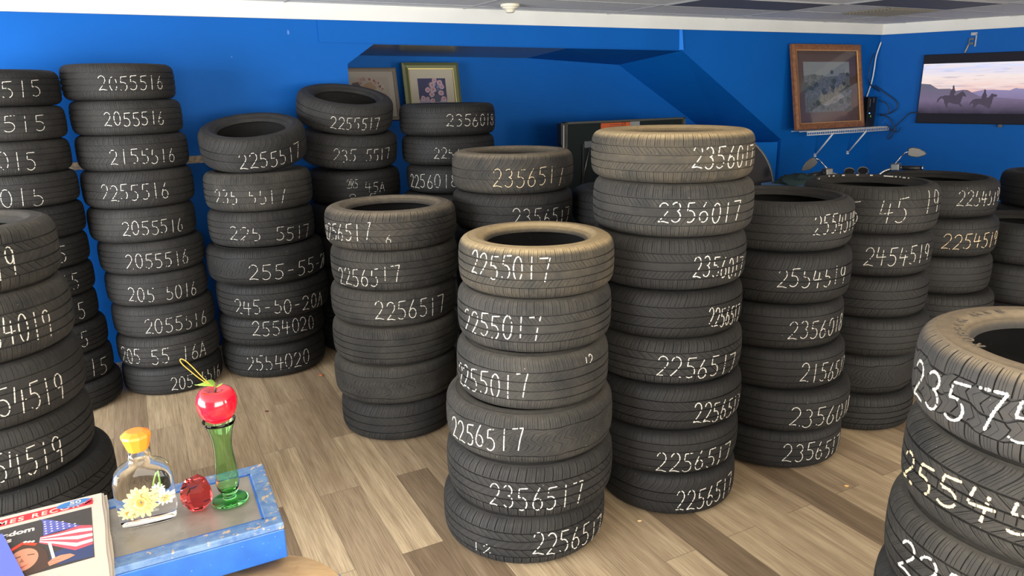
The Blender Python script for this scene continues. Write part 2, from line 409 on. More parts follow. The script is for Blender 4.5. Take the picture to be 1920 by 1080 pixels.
    mb = MB(); mb.hexa([P(6.75, .82, H - .012), P(7.42, .82, H - .012), P(7.42, 1.34, H - .012), P(6.75, 1.34, H - .012)] + [P(6.75, .82, H - .003), P(7.42, .82, H - .003), P(7.42, 1.34, H - .003), P(6.75, 1.34, H - .003)])
    mb.build('backing', vm, t, True)
    mb = MB()
    for k in range(14):
        a = .84 + k * .036
        mb.hexa([P(6.78, a, H - .018), P(7.39, a, H - .018), P(7.39, a + .012, H - .018), P(6.78, a + .012, H - .018), P(6.78, a + .008, H - .012), P(7.39, a + .008, H - .012), P(7.39, a + .02, H - .012), P(6.78, a + .02, H - .012)])
    mb.build('slats', mat('grille_slat', (.27, .25, .19), .6), t, True)
    sm = mat('aged_white_plastic', (.72, .67, .53), .5)
    t = thing('smoke_detector', 'cream smoke detector on the ceiling above the alcove', 'smoke detector', W(3.40, .43, H))
    MB().lathe([(0, -.022), (.068, -.022), (.075, -.015), (.075, 0), (0, 0)], 40).build('base', sm, t, True)
    MB().lathe([(0, -.062), (.03, -.062), (.036, -.056), (.042, -.036), (.06, -.03), (.062, -.022), (0, -.022)], 40).build('sensor_cap', sm, t, True)
room()

# ------------------------------------------------------------------ tires
RB, WB = .35, .22           # reference outer radius and height; copies are scaled
HW = WB / 2
def crown(z):               # radius of the worn tread over z/half-height
    a = abs(z)
    pts = [(0, 0), (.35, .0008), (.6, .0035), (.74, .0080), (.84, .0145), (.91, .0240), (.955, .0350), (.985, .0500)]
    for (a0, d0), (a1, d1) in zip(pts, pts[1:]):
        if a <= a1: return RB - (d0 + (d1 - d0) * (a - a0) / (a1 - a0))
    return RB - .05
ZEND = .962
# every tread: grooves (centre, half width as a share of half height, depth), pitches, ribs: (slots, shear a, shear b)
def tread_mesh(name, pitches, grooves, slots, rib_slots, shear, zig=(0, 1), lowdetail=False, seed=0):
    """grid over the crown: rows follow the ribs, columns follow the slots of each pitch, so grooves and slots are cut geometry"""
    rows = []                                   # (z share, depth, rib index)
    edges = [-ZEND]
    grooves = [(c, h * .84, d * 1.2) for c, h, d in grooves]
    for (c, h, d) in grooves: edges += [c - h, c + h]
    edges.append(ZEND)
    nrib = len(grooves) + 1
    for r in range(nrib):
        a, b = edges[2 * r], edges[2 * r + 1]
        sub = 3 if lowdetail else 5
        zs = list(np.linspace(a, b, sub + 1))
        if r == 0: zs = sorted(set([-ZEND, -.945, -.93, -.88, -.80] + [z for z in np.linspace(-.72, b, 3 if lowdetail else 4)]))
        if r == nrib - 1: zs = sorted(set([ZEND, .945, .93, .88, .80] + [z for z in np.linspace(a, .72, 3 if lowdetail else 4)]))
        for z in zs: rows.append((z, 0.0, r))
        if r < nrib - 1:
            c, h, d = grooves[r]
            rows.append((c - h * .8, d, -1)); rows.append((c + h * .8, d, -1))
    cols = []; tag_ = []                        # column position in the pitch, slot id or -1
    for k, (c, wmm, dep) in enumerate(slots):
        pl = 2 * PI * RB / pitches * 1000
        h = wmm * (.85 if wmm >= 4 else .62) / pl / 2; e = min(.2 * h, .003)
        for off, inside in ((-h, 0), (-h + e, 1), (h - e, 1), (h, 0)):
            cols.append((c + off, k if inside else -1))
    cols.sort(); ncp = len(cols); nc = ncp * pitches; nr = len(rows)
    rng = np.random.RandomState(seed)
    jit = np.cumsum(1 + .10 * np.sign(np.sin(np.arange(pitches) * 2.1 + seed))); jit = np.concatenate([[0], jit]) / jit[-1]
    th = np.array([2 * PI * (jit[p] + (jit[p + 1] - jit[p]) * c) for p in range(pitches) for c, _ in cols])
    ck = np.array([k for p in range(pitches) for _, k in cols])
    Z = np.array([r[0] for r in rows]); Dp = np.array([r[1] for r in rows]); RI = np.array([r[2] for r in rows])
    R0 = np.array([crown(z) for z in Z])
    S = np.array([shear(z) for z in Z]) * HW / RB
    TH = th[None, :] + S[:, None]
    depth = np.repeat(Dp[:, None], nc, 1)
    for i in range(nr):
        if RI[i] >= 0:
            for k in rib_slots[RI[i]]:
                if abs(Z[i]) > .935: continue
                dd = slots[k][2] * (1 if abs(Z[i]) < .9 else .6)
                depth[i, ck == k] = dd
    ZZ = np.repeat(Z[:, None] * HW, nc, 1)
    if zig[0]:
        fade = np.clip((.62 - np.abs(Z)) / .2, 0, 1)
        ZZ = ZZ + fade[:, None] * zig[0] * np.clip(2.2 * np.sin(TH * zig[1]), -1, 1)
    RR = R0[:, None] - depth
    V = np.stack([RR * np.cos(TH), RR * np.sin(TH), ZZ], -1).reshape(-1, 3)
    idx = np.arange(nr * nc).reshape(nr, nc); nx = np.roll(idx, -1, 1)
    Q = np.stack([idx[:-1], nx[:-1], nx[1:], idx[1:]], -1).reshape(-1, 4)
    me = bpy.data.meshes.new(name)
    me.vertices.add(len(V)); me.vertices.foreach_set('co', V.ravel())
    me.loops.add(len(Q) * 4); me.loops.foreach_set('vertex_index', Q.ravel().astype(np.int32))
    me.polygons.add(len(Q)); me.polygons.foreach_set('loop_start', np.arange(0, len(Q) * 4, 4, dtype=np.int32))
    me.polygons.foreach_set('loop_total', np.full(len(Q), 4, dtype=np.int32))
    me.update(calc_edges=True)
    me.set_sharp_from_angle(angle=rad(32))
    me.materials.append(M['rubber'])
    return me
mm = .001
def piece(*pts):           # piecewise linear shear over z
    def f(z):
        for (a, x), (b, y) in zip(pts, pts[1:]):
            if z <= b: return x + (y - x) * (z - a) / (b - a)
        return pts[-1][1]
    return f
G4 = [(-.50, .028, 6 * mm), (-.17, .032, 6 * mm), (.17, .032, 6 * mm), (.50, .028, 6 * mm)]
G4w = [(-.48, .036, 6 * mm), (-.16, .042, 6 * mm), (.16, .042, 6 * mm), (.48, .036, 6 * mm)]
G4n = [(-.52, .018, 4 * mm), (-.18, .024, 4 * mm), (.18, .024, 4 * mm), (.52, .018, 4 * mm)]
G3 = [(-.42, .035, 6 * mm), (0, .035, 6 * mm), (.42, .035, 6 * mm)]
TREADS = {
    'touring': (tread_mesh('tread_touring', 66, G4, [(.2, 3.2, 4.5 * mm), (.55, 1.6, 3 * mm), (.8, 1.6, 3 * mm)], [(0, 1), (0, 1), (1,), (0, 1), (0, 1)], piece((-1, .0), (-.5, .0), (-.17, .35), (.17, .0), (.5, -.35), (1, -.35)), seed=1), G4),
    'ribbed': (tread_mesh('tread_ribbed', 60, G4w, [(.25, 3.4, 4.5 * mm), (.5, 1.3, 2 * mm), (.75, 1.8, 3.5 * mm)], [(0, 1, 2), (0, 2), (), (0, 2), (0, 1, 2)], piece((-1, 0), (-.5, 0), (-.16, .28), (.16, .28), (.48, 0), (1, 0)), seed=2), G4w),
    'sipes': (tread_mesh('tread_sipes', 84, G4, [(.2, 2.4, 4 * mm), (.6, 1.5, 3 * mm)], [(0, 1), (0, 1), (0, 1), (0, 1), (0, 1)], piece((-1, -.1), (-.5, 0), (-.17, .45), (.17, .0), (.5, .45), (1, .35)), seed=3), G4),
    'worn': (tread_mesh('tread_worn', 54, G4n, [(.3, 2.2, 2.5 * mm), (.7, 1.2, 1.6 * mm)], [(0, 1), (1,), (), (1,), (0, 1)], piece((-1, 0), (-.5, 0), (.5, .5), (1, .5)), seed=4), G4n),
    'arrow': (tread_mesh('tread_arrow', 58, [(-.22, .03, 6 * mm), (.22, .03, 6 * mm)], [(.15, 3.4, 5 * mm), (.5, 1.6, 3 * mm), (.75, 1.6, 3 * mm)], [(0, 1), (0, 1, 2), (0, 1)], piece((-1, .75), (-.6, .62), (-.22, .28), (0, 0), (.22, .28), (.6, .62), (1, .75)), seed=5), [(-.22, .03, 6 * mm), (.22, .03, 6 * mm)]),
    'slant': (tread_mesh('tread_slant', 62, G3, [(.2, 3.0, 4.5 * mm), (.6, 1.6, 3 * mm)], [(0, 1), (0, 1), (0, 1), (0, 1)], piece((-1, -.25), (-.42, 0), (0, .55), (.42, .0), (1, .25)), seed=6), G3),
    'diamond': (tread_mesh('tread_diamond', 50, [(-.55, .02, 5 * mm), (.55, .02, 5 * mm)], [(.2, 3.2, 4.5 * mm), (.45, 1.5, 2.5 * mm), (.7, 2.2, 3 * mm), (.9, 1.4, 2.5 * mm)], [(0, 1, 2, 3), (0, 2), (0, 1, 2, 3)], piece((-1, 0), (-.55, 0), (-.2, .85), (.2, .15), (.55, 1.0), (1, 1.0)), zig=(.006, 11), seed=7), []),
    'block': (tread_mesh('tread_block', 52, [(-.46, .030, 8 * mm), (0, .034, 8 * mm), (.46, .030, 8 * mm)], [(.2, 5.0, 7 * mm), (.45, 1.8, 4 * mm), (.65, 1.8, 4 * mm), (.82, 1.8, 4 * mm)], [(0, 1, 2, 3), (0, 2), (0, 2), (0, 1, 2, 3)], piece((-1, .1), (-.46, .1), (-.2, .3), (.2, .0), (.46, .2), (1, .2)), zig=(.008, 13), seed=8), []),
    'winter': (tread_mesh('tread_winter', 46, [(-.45, .035, 8 * mm), (-.12, .03, 8 * mm), (.12, .03, 8 * mm), (.45, .035, 8 * mm)], [(.15, 5.0, 6 * mm), (.35, 1.8, 4 * mm), (.55, 2.6, 5 * mm), (.78, 1.8, 4 * mm)], [(0, 1, 2, 3), (0, 1, 3), (0, 2), (0, 1, 3), (0, 1, 2, 3)], piece((-1, .55), (-.86, .5), (-.62, .15), (-.45, 0), (-.12, .5), (.12, .5), (.45, 0), (.62, .15), (.86, .4), (1, .45)), seed=9), [(-.45, .035, 8 * mm), (-.12, .03, 8 * mm), (.12, .03, 8 * mm), (.45, .035, 8 * mm)]),
    'lugs': (tread_mesh('tread_lugs', 62, G4, [(.2, 4.0, 6 * mm), (.52, 1.8, 3 * mm), (.74, 1.8, 3 * mm)], [(0, 1, 2), (0, 1), (1, 2), (0, 1), (0, 1, 2)], piece((-1, .05), (-.5, .05), (-.17, -.3), (.17, .1), (.5, -.3), (1, -.2)), seed=10), G4),
}
def sidewall_mesh(name, rb):
    mb = MB()
    for sg in (1, -1):
        e = crown(ZEND)
        pr = [(e, ZEND), (e - .003, .978), (e - .005, .974), (e - .012, .984), (e - .022, .992), ((RB + rb) / 2, 1.0), ((RB + rb) / 2 - .010, .994), ((RB + rb) / 2 - .012, .998), ((RB + rb) / 2 - .022, .975), (rb + .030, .90), (rb + .018, .83), (rb + .015, .835), (rb + .008, .74), (rb, .64)]
        mb.lathe([(r, z * HW * sg) for r, z in (pr if sg < 0 else pr)], 128)
    me = mb.mesh(name)
    bm = bmesh.new(); bm.from_mesh(me); bmesh.ops.recalc_face_normals(bm, faces=bm.faces); bm.to_mesh(me); bm.free()
    me.materials.append(M['rubber']); return me
def liner_mesh(name, rb):
    mb = MB(); e = RB
    half = [(rb, .64), (rb + .003, .60), (rb + .014, .59), (rb + .018, .66), ((RB + rb) / 2 + .004, .88), (e - .055, .88), (e - .026, .70), (e - .017, .3)]
    pr = [(r, z * HW) for r, z in half] + [(r, -z * HW) for r, z in half[::-1]]
    mb.lathe(pr, 96)
    me = mb.mesh(name); me.materials.append(M['rubber_dark']); return me
SW = {'tall': sidewall_mesh('sidewall_tall', .222), 'low': sidewall_mesh('sidewall_low', .246)}
LN = {'tall': liner_mesh('liner_tall', .222), 'low': liner_mesh('liner_low', .246)}

# handwriting strokes in a unit box (x 0..1, y 0..1)
def arc(cx, cy, rx, ry, a0, a1, n=10):
    return [(cx + rx * cos(rad(a0 + (a1 - a0) * k / n)), cy + ry * sin(rad(a0 + (a1 - a0) * k / n))) for k in range(n + 1)]
GLYPH = {
    '0': [arc(.5, .5, .38, .5, 95, 455, 20)],
    '1': [[(.5, 1), (.48, 0)]],
    '2': [arc(.48, .72, .38, .28, 165, -30, 9) + [(.55, .35), (.08, .02)], [(.08, .02), (.5, .06), (.95, .0)]],
    '3': [arc(.42, .77, .34, .23, 150, -70, 8), arc(.42, .28, .4, .28, 85, -140, 10)],
    '4': [[(.2, 1), (.08, .45), (.95, .48)], [(.68, .85), (.62, 0)]],
    '5': [[(.9, 1), (.25, .97)], [(.25, .95), (.2, .58)] + arc(.42, .3, .42, .3, 100, -135, 10)],
    '6': [[(.62, 1), (.28, .62)] + arc(.48, .27, .36, .27, 165, 500, 16)],
    '7': [[(.05, .98), (.95, 1), (.7, .5), (.55, 0)]],
    '8': [arc(.5, .75, .32, .24, -90, 270, 14), arc(.5, .26, .4, .26, 90, 450, 14)],
    '9': [arc(.45, .72, .36, .27, 10, 370, 14), [(.82, .85), (.75, 0)]],
    'A': [[(.05, 0), (.5, 1), (.95, 0)], [(.2, .38), (.8, .38)]],
    'R': [[(.15, 0), (.15, 1)] + arc(.4, .74, .4, .25, 80, -90, 8), [(.4, .48), (.9, 0)]],
    'S': [arc(.5, .74, .38, .25, 40, 270, 9) + arc(.5, .25, .4, .25, 90, -140, 9)],
    '-': [[(.25, .45), (.75, .47)]],
    '.': [[(.45, .02), (.55, .04)]],
}
def chalk_mesh(texts, R, Wd, grooves, seed, thick=.0046):
    rnd = random.Random(seed); mb = MB(); k = R / RB; kz = Wd / WB
    def radius(z): return crown(max(-1, min(1, z / (Wd / 2)))) * k
    def in_groove(z):
        q = z / (Wd / 2)
        return any(abs(q - c) < h * .95 for c, h, d in grooves)
    cols = []
    for (t, a0, a1, z0, z1, H, col) in texts:
        n = len(t); da = (a1 - a0) / n
        wd = thick if H > .07 else thick * .7
        if 'thin' in col: wd = .0032
        mi = 1 if 'c' in col else 0
        for ci, ch in enumerate(t):
            if ch not in GLYPH: continue
            jx, jy, sl = rnd.uniform(-.05, .05), rnd.uniform(-.06, .06), rnd.uniform(.02, .12)
            for st in GLYPH[ch]:
                pts = []
                for (x, y) in st:
                    x = x + sl * (y - .5) + jx; y = y + jy
                    f = (ci + x * .88) / (n - .12)
                    pts.append(((a0 + (a1 - a0) * f) * R, z0 + (z1 - z0) * f + (y - .5) * H))
                # resample
                seg = []
                for p, q in zip(pts, pts[1:]):
                    L = math.hypot(q[0] - p[0], q[1] - p[1]); m = max(1, int(L / .0035))
                    for j in range(m): seg.append((p[0] + (q[0] - p[0]) * j / m, p[1] + (q[1] - p[1]) * j / m))
                seg.append(pts[-1])
                gap = 0
                for p, q in zip(seg, seg[1:]):
                    zc = (p[1] + q[1]) / 2
                    if gap > 0: gap -= 1; continue
                    if in_groove(zc): continue
                    if rnd.random() < .07: gap = rnd.choice((0, 1)); continue
                    dx, dz = q[0] - p[0], q[1] - p[1]; L = math.hypot(dx, dz)
                    if L < 1e-6: continue
                    nx, nz = -dz / L, dx / L; w0 = wd * rnd.uniform(.45, 1.15) / 2; w1 = wd * rnd.uniform(.45, 1.15) / 2
                    ex = .15 * L
                    quad = []
                    for (sx, sz, w_) in ((p[0] - dx / L * ex, p[1] - dz / L * ex, w0), (q[0] + dx / L * ex, q[1] + dz / L * ex, w1)):
                        for sg in (1, -1): quad.append((sx + nx * w_ * sg, sz + nz * w_ * sg))
                    vs = []
                    for lift in (-.0012, .0008):
                        for (sx, sz) in (quad[0], quad[1], quad[3], quad[2]):
                            a = sx / R; r = radius(sz) + lift
                            vs.append((r * cos(a), r * sin(a), sz))
                    mb.add(vs, [(4, 5, 6, 7), (0, 1, 5, 4), (1, 2, 6, 5), (2, 3, 7, 6), (3, 0, 4, 7)], mi)
    return mb.mesh('chalk_lettering') if mb.v else None

STACKS = {
    'A': [
        (-2.93, 4.236, 1.852, 0.3243, 0.1972, [('6515', -1.123, -0.243, -0.007, -0.002, 0.086, 'w')]),
        (-2.931, 4.237, 1.6657, 0.3236, 0.1863, [('6515', -1.196, -0.274, 0.003, 0.004, 0.085, 'w')]),
        (-2.926, 4.24, 1.4787, 0.313, 0.187, [('6015', -1.369, -0.575, 0.001, -0.016, 0.098, 'w')]),
        (-2.916, 4.243, 1.292, 0.3135, 0.1867, [('6015', -1.515, -0.594, -0.015, -0.03, 0.1, 'w')]),
        (-2.911, 4.24, 1.102, 0.3146, 0.1901, []),
        (-2.915, 4.239, 0.9176, 0.3099, 0.1844, [('6015', -1.295, -0.37, 0.016, -0.006, 0.098, 'w')]),
        (-2.917, 4.244, 0.7363, 0.3102, 0.1813, [('6515', -0.978, -0.222, 0.022, -0.006, 0.1, 'w')]),
        (-2.925, 4.246, 0.5544, 0.3083, 0.1819, [('6515', -0.964, -0.171, 0.027, -0.005, 0.102, 'w')]),
        (-2.903, 4.256, 0.3689, 0.3109, 0.1855, [('6515', -1.074, -0.344, 0.031, -0.001, 0.097, 'w')]),
        (-2.898, 4.26, 0.1843, 0.3094, 0.1845, [('2015', -0.982, 0.009, 0.023, -0.023, 0.112, 'w')]),
        (-2.884, 4.267, 0.0, 0.3208, 0.1843, []),
    ],
    'B': [
        (-2.072, 2.589, 1.2347, 0.34, 0.2314, [('2454019', -1.192, -0.37, -0.026, -0.0, 0.111, 'w')]),
        (-2.064, 2.584, 0.9861, 0.3422, 0.2487, [('2454019', -1.043, -0.122, -0.001, -0.018, 0.105, 'w')]),
        (-2.069, 2.58, 0.7435, 0.351, 0.2426, [('2454519', -1.097, -0.132, -0.002, -0.025, 0.105, 'w')]),
        (-2.077, 2.575, 0.5091, 0.356, 0.2343, [('2454519', -1.205, -0.278, 0.0, -0.027, 0.112, 'w')]),
        (-2.044, 2.592, 0.2582, 0.369, 0.2509, []),
        (-2.044, 2.592, 0.0, 0.369, 0.2582, []),
    ],
    'C': [
        (-2.413, 4.616, 1.8741, 0.3144, 0.2091, [('2055516', -1.454, -0.25, -0.011, -0.004, 0.081, 'w')]),
        (-2.398, 4.623, 1.6702, 0.3146, 0.2039, [('2055516', -1.505, -0.419, -0.006, -0.008, 0.077, 'w')]),
        (-2.394, 4.623, 1.4579, 0.3196, 0.2124, [('2155516', -1.525, -0.316, -0.014, -0.026, 0.085, 'w')]),
        (-2.391, 4.616, 1.2311, 0.3238, 0.2268, [('2255516', -1.791, -0.575, -0.005, -0.014, 0.093, 'w')]),
        (-2.393, 4.603, 1.0193, 0.3146, 0.2118, [('2055516', -1.497, -0.315, -0.006, -0.022, 0.085, 'w')]),
        (-2.367, 4.612, 0.8147, 0.3152, 0.2046, [('2055516', -1.629, -0.405, -0.007, -0.02, 0.09, 'w')]),
        (-2.362, 4.604, 0.607, 0.3055, 0.2077, [('205 5016', -1.715, -0.285, -0.014, -0.036, 0.089, 'w')]),
        (-2.346, 4.603, 0.4001, 0.3118, 0.2069, [('2055516', -1.529, -0.21, -0.013, -0.031, 0.094, 'w')]),
        (-2.34, 4.597, 0.197, 0.3166, 0.2031, [('205-55-16A', -2.249, -0.385, -0.006, -0.023, 0.1, 'w')]),
        (-2.343, 4.603, 0.0, 0.3127, 0.197, [('205 5516', -1.207, 0.009, -0.012, -0.035, 0.087, 'w')]),
    ],
    'D': [
        (-1.689, 4.804, 1.4141, 0.336, 0.252, [('2255517', -1.54, -0.277, -0.022, -0.022, 0.098, 'w')]),
        (-1.685, 4.799, 1.1728, 0.3441, 0.2413, [('235 5517', -2.128, -0.773, -0.014, -0.025, 0.087, 'w')]),
        (-1.689, 4.794, 0.9417, 0.3407, 0.2311, [('225 5517', -1.876, -0.203, -0.011, -0.052, 0.086, 'w')]),
        (-1.687, 4.799, 0.6996, 0.3819, 0.2421, [('255-55-20', -1.558, 0.261, -0.019, -0.048, 0.098, 'w')]),
        (-1.673, 4.825, 0.454, 0.3727, 0.2456, [('245-50-20A', -1.978, -0.251, -0.017, -0.045, 0.097, 'w')]),
        (-1.722, 4.879, 0.246, 0.3562, 0.208, [('2554020', -1.631, -0.379, 0.032, 0.008, 0.097, 'w')]),
        (-1.739, 4.907, 0.0, 0.3561, 0.246, [('2554020', -1.809, -0.556, 0.002, -0.008, 0.107, 'w')]),
    ],
    'E': [
        (-1.169, 5.35, 1.5925, 0.3428, 0.2135, [('2255517', -1.639, -0.582, -0.01, -0.01, 0.082, 'w')]),
        (-1.168, 5.349, 1.3574, 0.3444, 0.2352, [('235 5517', -1.688, -0.415, -0.01, -0.01, 0.084, 'w')]),
        (-1.159, 5.346, 1.1217, 0.3341, 0.2356, [('2R5', -1.528, -1.298, 0.036, 0.033, 0.06, 'w'), ('45A', -1.148, -0.679, 0.004, -0.003, 0.068, 'w'), ('8 5-', -1.531, -0.7, -0.069, -0.071, 0.06, 'w')]),
        (-1.16, 5.335, 0.8904, 0.3402, 0.2313, []),
        (-1.161, 5.33, 0.6635, 0.3403, 0.2269, []),
        (-1.161, 5.332, 0.4408, 0.3402, 0.2227, []),
        (-1.16, 5.339, 0.221, 0.3399, 0.2198, []),
        (-1.16, 5.344, 0.0, 0.3398, 0.221, []),
    ],
    'F': [
        (-0.464, 5.522, 1.5793, 0.359, 0.2237, [('2356018', -1.52, -0.257, -0.0, -0.014, 0.081, 'w')]),
        (-0.464, 5.507, 1.3713, 0.349, 0.208, [('2256018', -1.798, -0.778, -0.01, -0.02, 0.075, 'w')]),
        (-0.426, 5.473, 1.172, 0.3575, 0.1992, [('2256018', -2.616, -1.408, -0.012, 0.003, 0.095, 'w')]),
        (-0.445, 5.427, 0.9687, 0.3658, 0.2033, []),
        (-0.448, 5.387, 0.768, 0.3602, 0.2007, []),
        (-0.449, 5.351, 0.5705, 0.3603, 0.1976, []),
        (-0.451, 5.322, 0.377, 0.3603, 0.1935, []),
        (-0.452, 5.301, 0.188, 0.3601, 0.189, []),
        (-0.453, 5.283, 0.0, 0.3607, 0.188, []),
    ],
    'G': [
        (-0.676, 3.99, 1.0875, 0.3658, 0.2098, [('2256517', -2.749, -1.696, -0.025, 0.011, 0.088, 'w'), ('6', -1.499, -1.41, -0.032, -0.034, 0.045, 'w')]),
        (-0.668, 3.993, 0.8664, 0.3592, 0.2211, [('2256517', -2.44, -1.342, -0.041, -0.008, 0.096, 'w')]),
        (-0.688, 4.004, 0.6615, 0.3585, 0.2049, [('2256517', -1.714, -0.552, 0.002, -0.007, 0.101, 'w')]),
        (-0.687, 3.987, 0.4439, 0.3624, 0.2176, []),
        (-0.694, 3.963, 0.2214, 0.3577, 0.2225, []),
        (-0.694, 3.935, 0.0, 0.3261, 0.2214, []),
    ],
    'H': [
        (0.017, 4.392, 1.3179, 0.3688, 0.2281, [('2356517', -1.887, -0.659, -0.013, -0.02, 0.101, 'c')]),
        (0.012, 4.399, 1.0977, 0.3711, 0.2202, [('2356517', -1.585, -0.423, -0.016, -0.041, 0.099, 'w')]),
        (0.015, 4.399, 0.8785, 0.3695, 0.2192, []),
        (0.015, 4.394, 0.6571, 0.3651, 0.2214, []),
        (0.015, 4.391, 0.4368, 0.3652, 0.2203, []),
        (0.015, 4.391, 0.2183, 0.365, 0.2185, []),
        (0.015, 4.393, 0.0, 0.3649, 0.2183, []),
    ],
    'I': [
        (0.104, 2.936, 1.1166, 0.3273, 0.2023, [('2255017', -2.502, -1.436, 0.028, 0.022, 0.092, 'w')]),
        (0.094, 2.934, 0.894, 0.3286, 0.2226, [('2255017', -2.659, -1.516, -0.007, 0.004, 0.096, 'w')]),
        (0.083, 2.9, 0.665, 0.3268, 0.2291, [('2255017', -2.839, -1.642, -0.026, 0.007, 0.1, 'w'), ('12', -0.907, -0.749, 0.08, 0.07, 0.037, 'w')]),
        (0.066, 2.893, 0.4514, 0.3642, 0.2135, [('2256517', -2.688, -1.661, -0.014, 0.015, 0.094, 'w')]),
        (0.065, 2.878, 0.2194, 0.3676, 0.232, [('2356517', -2.059, -0.964, -0.01, -0.02, 0.101, 'w')]),
        (0.038, 2.869, 0.0, 0.363, 0.2194, [('2256517', -1.504, -0.399, 0.011, -0.044, 0.101, 'w'), ('1', -2.235, -2.119, -0.043, -0.032, 0.047, 'w'), ('2', -2.083, -1.979, -0.043, -0.032, 0.041, 'w')]),
    ],
    'J': [
        (0.723, 3.236, 1.515, 0.3568, 0.2177, [('2356017', -1.561, -0.535, 0.01, -0.004, 0.087, 'w')]),
        (0.737, 3.245, 1.2878, 0.3576, 0.2273, [('2356017', -1.948, -0.882, -0.001, -0.01, 0.082, 'w')]),
        (0.72, 3.239, 1.059, 0.3539, 0.2287, [('2356017', -1.463, -0.584, -0.0, -0.041, 0.089, 'w')]),
        (0.714, 3.231, 0.845, 0.355, 0.2141, [('2256517', -1.216, -0.544, -0.009, -0.033, 0.084, 'w')]),
        (0.72, 3.23, 0.6358, 0.3614, 0.2092, [('2256517', -1.856, -0.693, -0.007, -0.038, 0.094, 'w')]),
        (0.726, 3.214, 0.4219, 0.3623, 0.2139, [('2256517', -1.406, -0.48, -0.013, -0.045, 0.095, 'w')]),
        (0.721, 3.201, 0.2103, 0.3605, 0.2116, [('2256517', -1.83, -0.709, -0.024, -0.043, 0.096, 'w')]),
        (0.745, 3.172, 0.0, 0.3285, 0.2103, [('2256517', -1.628, -0.592, -0.015, -0.004, 0.1, 'w')]),
    ],
    'K': [
        (1.372, 3.617, 1.1288, 0.3549, 0.2377, [('2554519', -1.475, -0.577, 0.017, 0.011, 0.092, 'w')]),
        (1.37, 3.591, 0.8778, 0.3576, 0.251, [('2554519', -1.897, -0.84, 0.015, 0.014, 0.088, 'w')]),
        (1.356, 3.595, 0.6488, 0.3585, 0.229, [('2356018', -1.662, -0.597, -0.007, -0.008, 0.088, 'w')]),
        (1.384, 3.587, 0.4378, 0.356, 0.211, [('2156517', -1.533, -0.461, -0.0, -0.037, 0.097, 'w')]),
        (1.416, 3.582, 0.217, 0.3715, 0.2208, [('2356018', -1.726, -0.474, -0.012, -0.036, 0.099, 'w')]),
        (1.404, 3.598, 0.0, 0.368, 0.217, [('2356517', -1.719, -0.608, 0.006, -0.019, 0.097, 'w')]),
    ],
    'L': [
        (2.022, 4.0, 1.127, 0.3502, 0.2478, [('245 45 19', -2.792, -0.78, -0.033, 0.043, 0.127, 'w')]),
        (2.015, 4.001, 0.8947, 0.3507, 0.2323, [('2454519', -1.994, -0.846, -0.003, 0.007, 0.098, 'w')]),
        (2.015, 3.986, 0.6655, 0.3497, 0.2292, []),
        (2.036, 3.977, 0.4488, 0.3567, 0.2167, []),
        (2.006, 3.982, 0.2178, 0.3384, 0.231, []),
        (2.016, 3.97, 0.0, 0.3457, 0.2178, []),
    ],
    'M': [
        (2.671, 4.475, 1.1138, 0.3419, 0.2182, [('2254519', -1.752, -0.761, 0.013, 0.015, 0.088, 'w')]),
        (2.682, 4.449, 0.8831, 0.3436, 0.2306, [('2254519', -1.968, -0.771, -0.014, -0.011, 0.09, 'c')]),
        (2.68, 4.432, 0.6529, 0.334, 0.2302, []),
        (2.708, 4.407, 0.4332, 0.3366, 0.2197, []),
        (2.708, 4.406, 0.2162, 0.3351, 0.217, []),
        (2.708, 4.408, 0.0, 0.3349, 0.2162, []),
    ],
    'N': [
        (4.02, 5.25, 1.0, 0.345, 0.25, []),
        (4.0, 5.25, 0.75, 0.345, 0.25, []),
        (4.02, 5.25, 0.5, 0.345, 0.25, []),
        (4.0, 5.25, 0.25, 0.345, 0.25, []),
        (4.02, 5.25, 0.0, 0.345, 0.25, []),
    ],
    'O': [
        (3.41, 4.62, 0.77, 0.37, 0.2567, []),
        (3.41, 4.62, 0.5133, 0.37, 0.2567, []),
        (3.41, 4.62, 0.2566, 0.37, 0.2567, []),
        (3.41, 4.62, -0.0001, 0.37, 0.2567, []),
    ],
    'P': [
        (0.735, 4.5, 1.08, 0.345, 0.216, []),
        (0.745, 4.5, 0.864, 0.345, 0.216, []),
        (0.735, 4.5, 0.648, 0.345, 0.216, []),
        (0.745, 4.5, 0.432, 0.345, 0.216, []),
        (0.735, 4.5, 0.216, 0.345, 0.216, []),
        (0.735, 4.5, 0.0, 0.345, 0.216, []),
    ],
    'Q': [
        (1.487, 1.755, 1.0012, 0.3691, 0.2372, [('23575', 2.819, 3.928, -0.02, 0.008, 0.107, 'w')]),
        (1.473, 1.743, 0.746, 0.3613, 0.2552, [('25545', 2.847, 4.01, -0.025, 0.013, 0.087, 'c')]),
        (1.453, 1.743, 0.4978, 0.3609, 0.2482, [('22545', 3.112, 4.186, -0.004, 0.017, 0.096, 'w')]),
        (1.443, 1.747, 0.2541, 0.3612, 0.2437, []),
        (1.443, 1.747, 0.0, 0.3612, 0.2541, []),
    ],
}

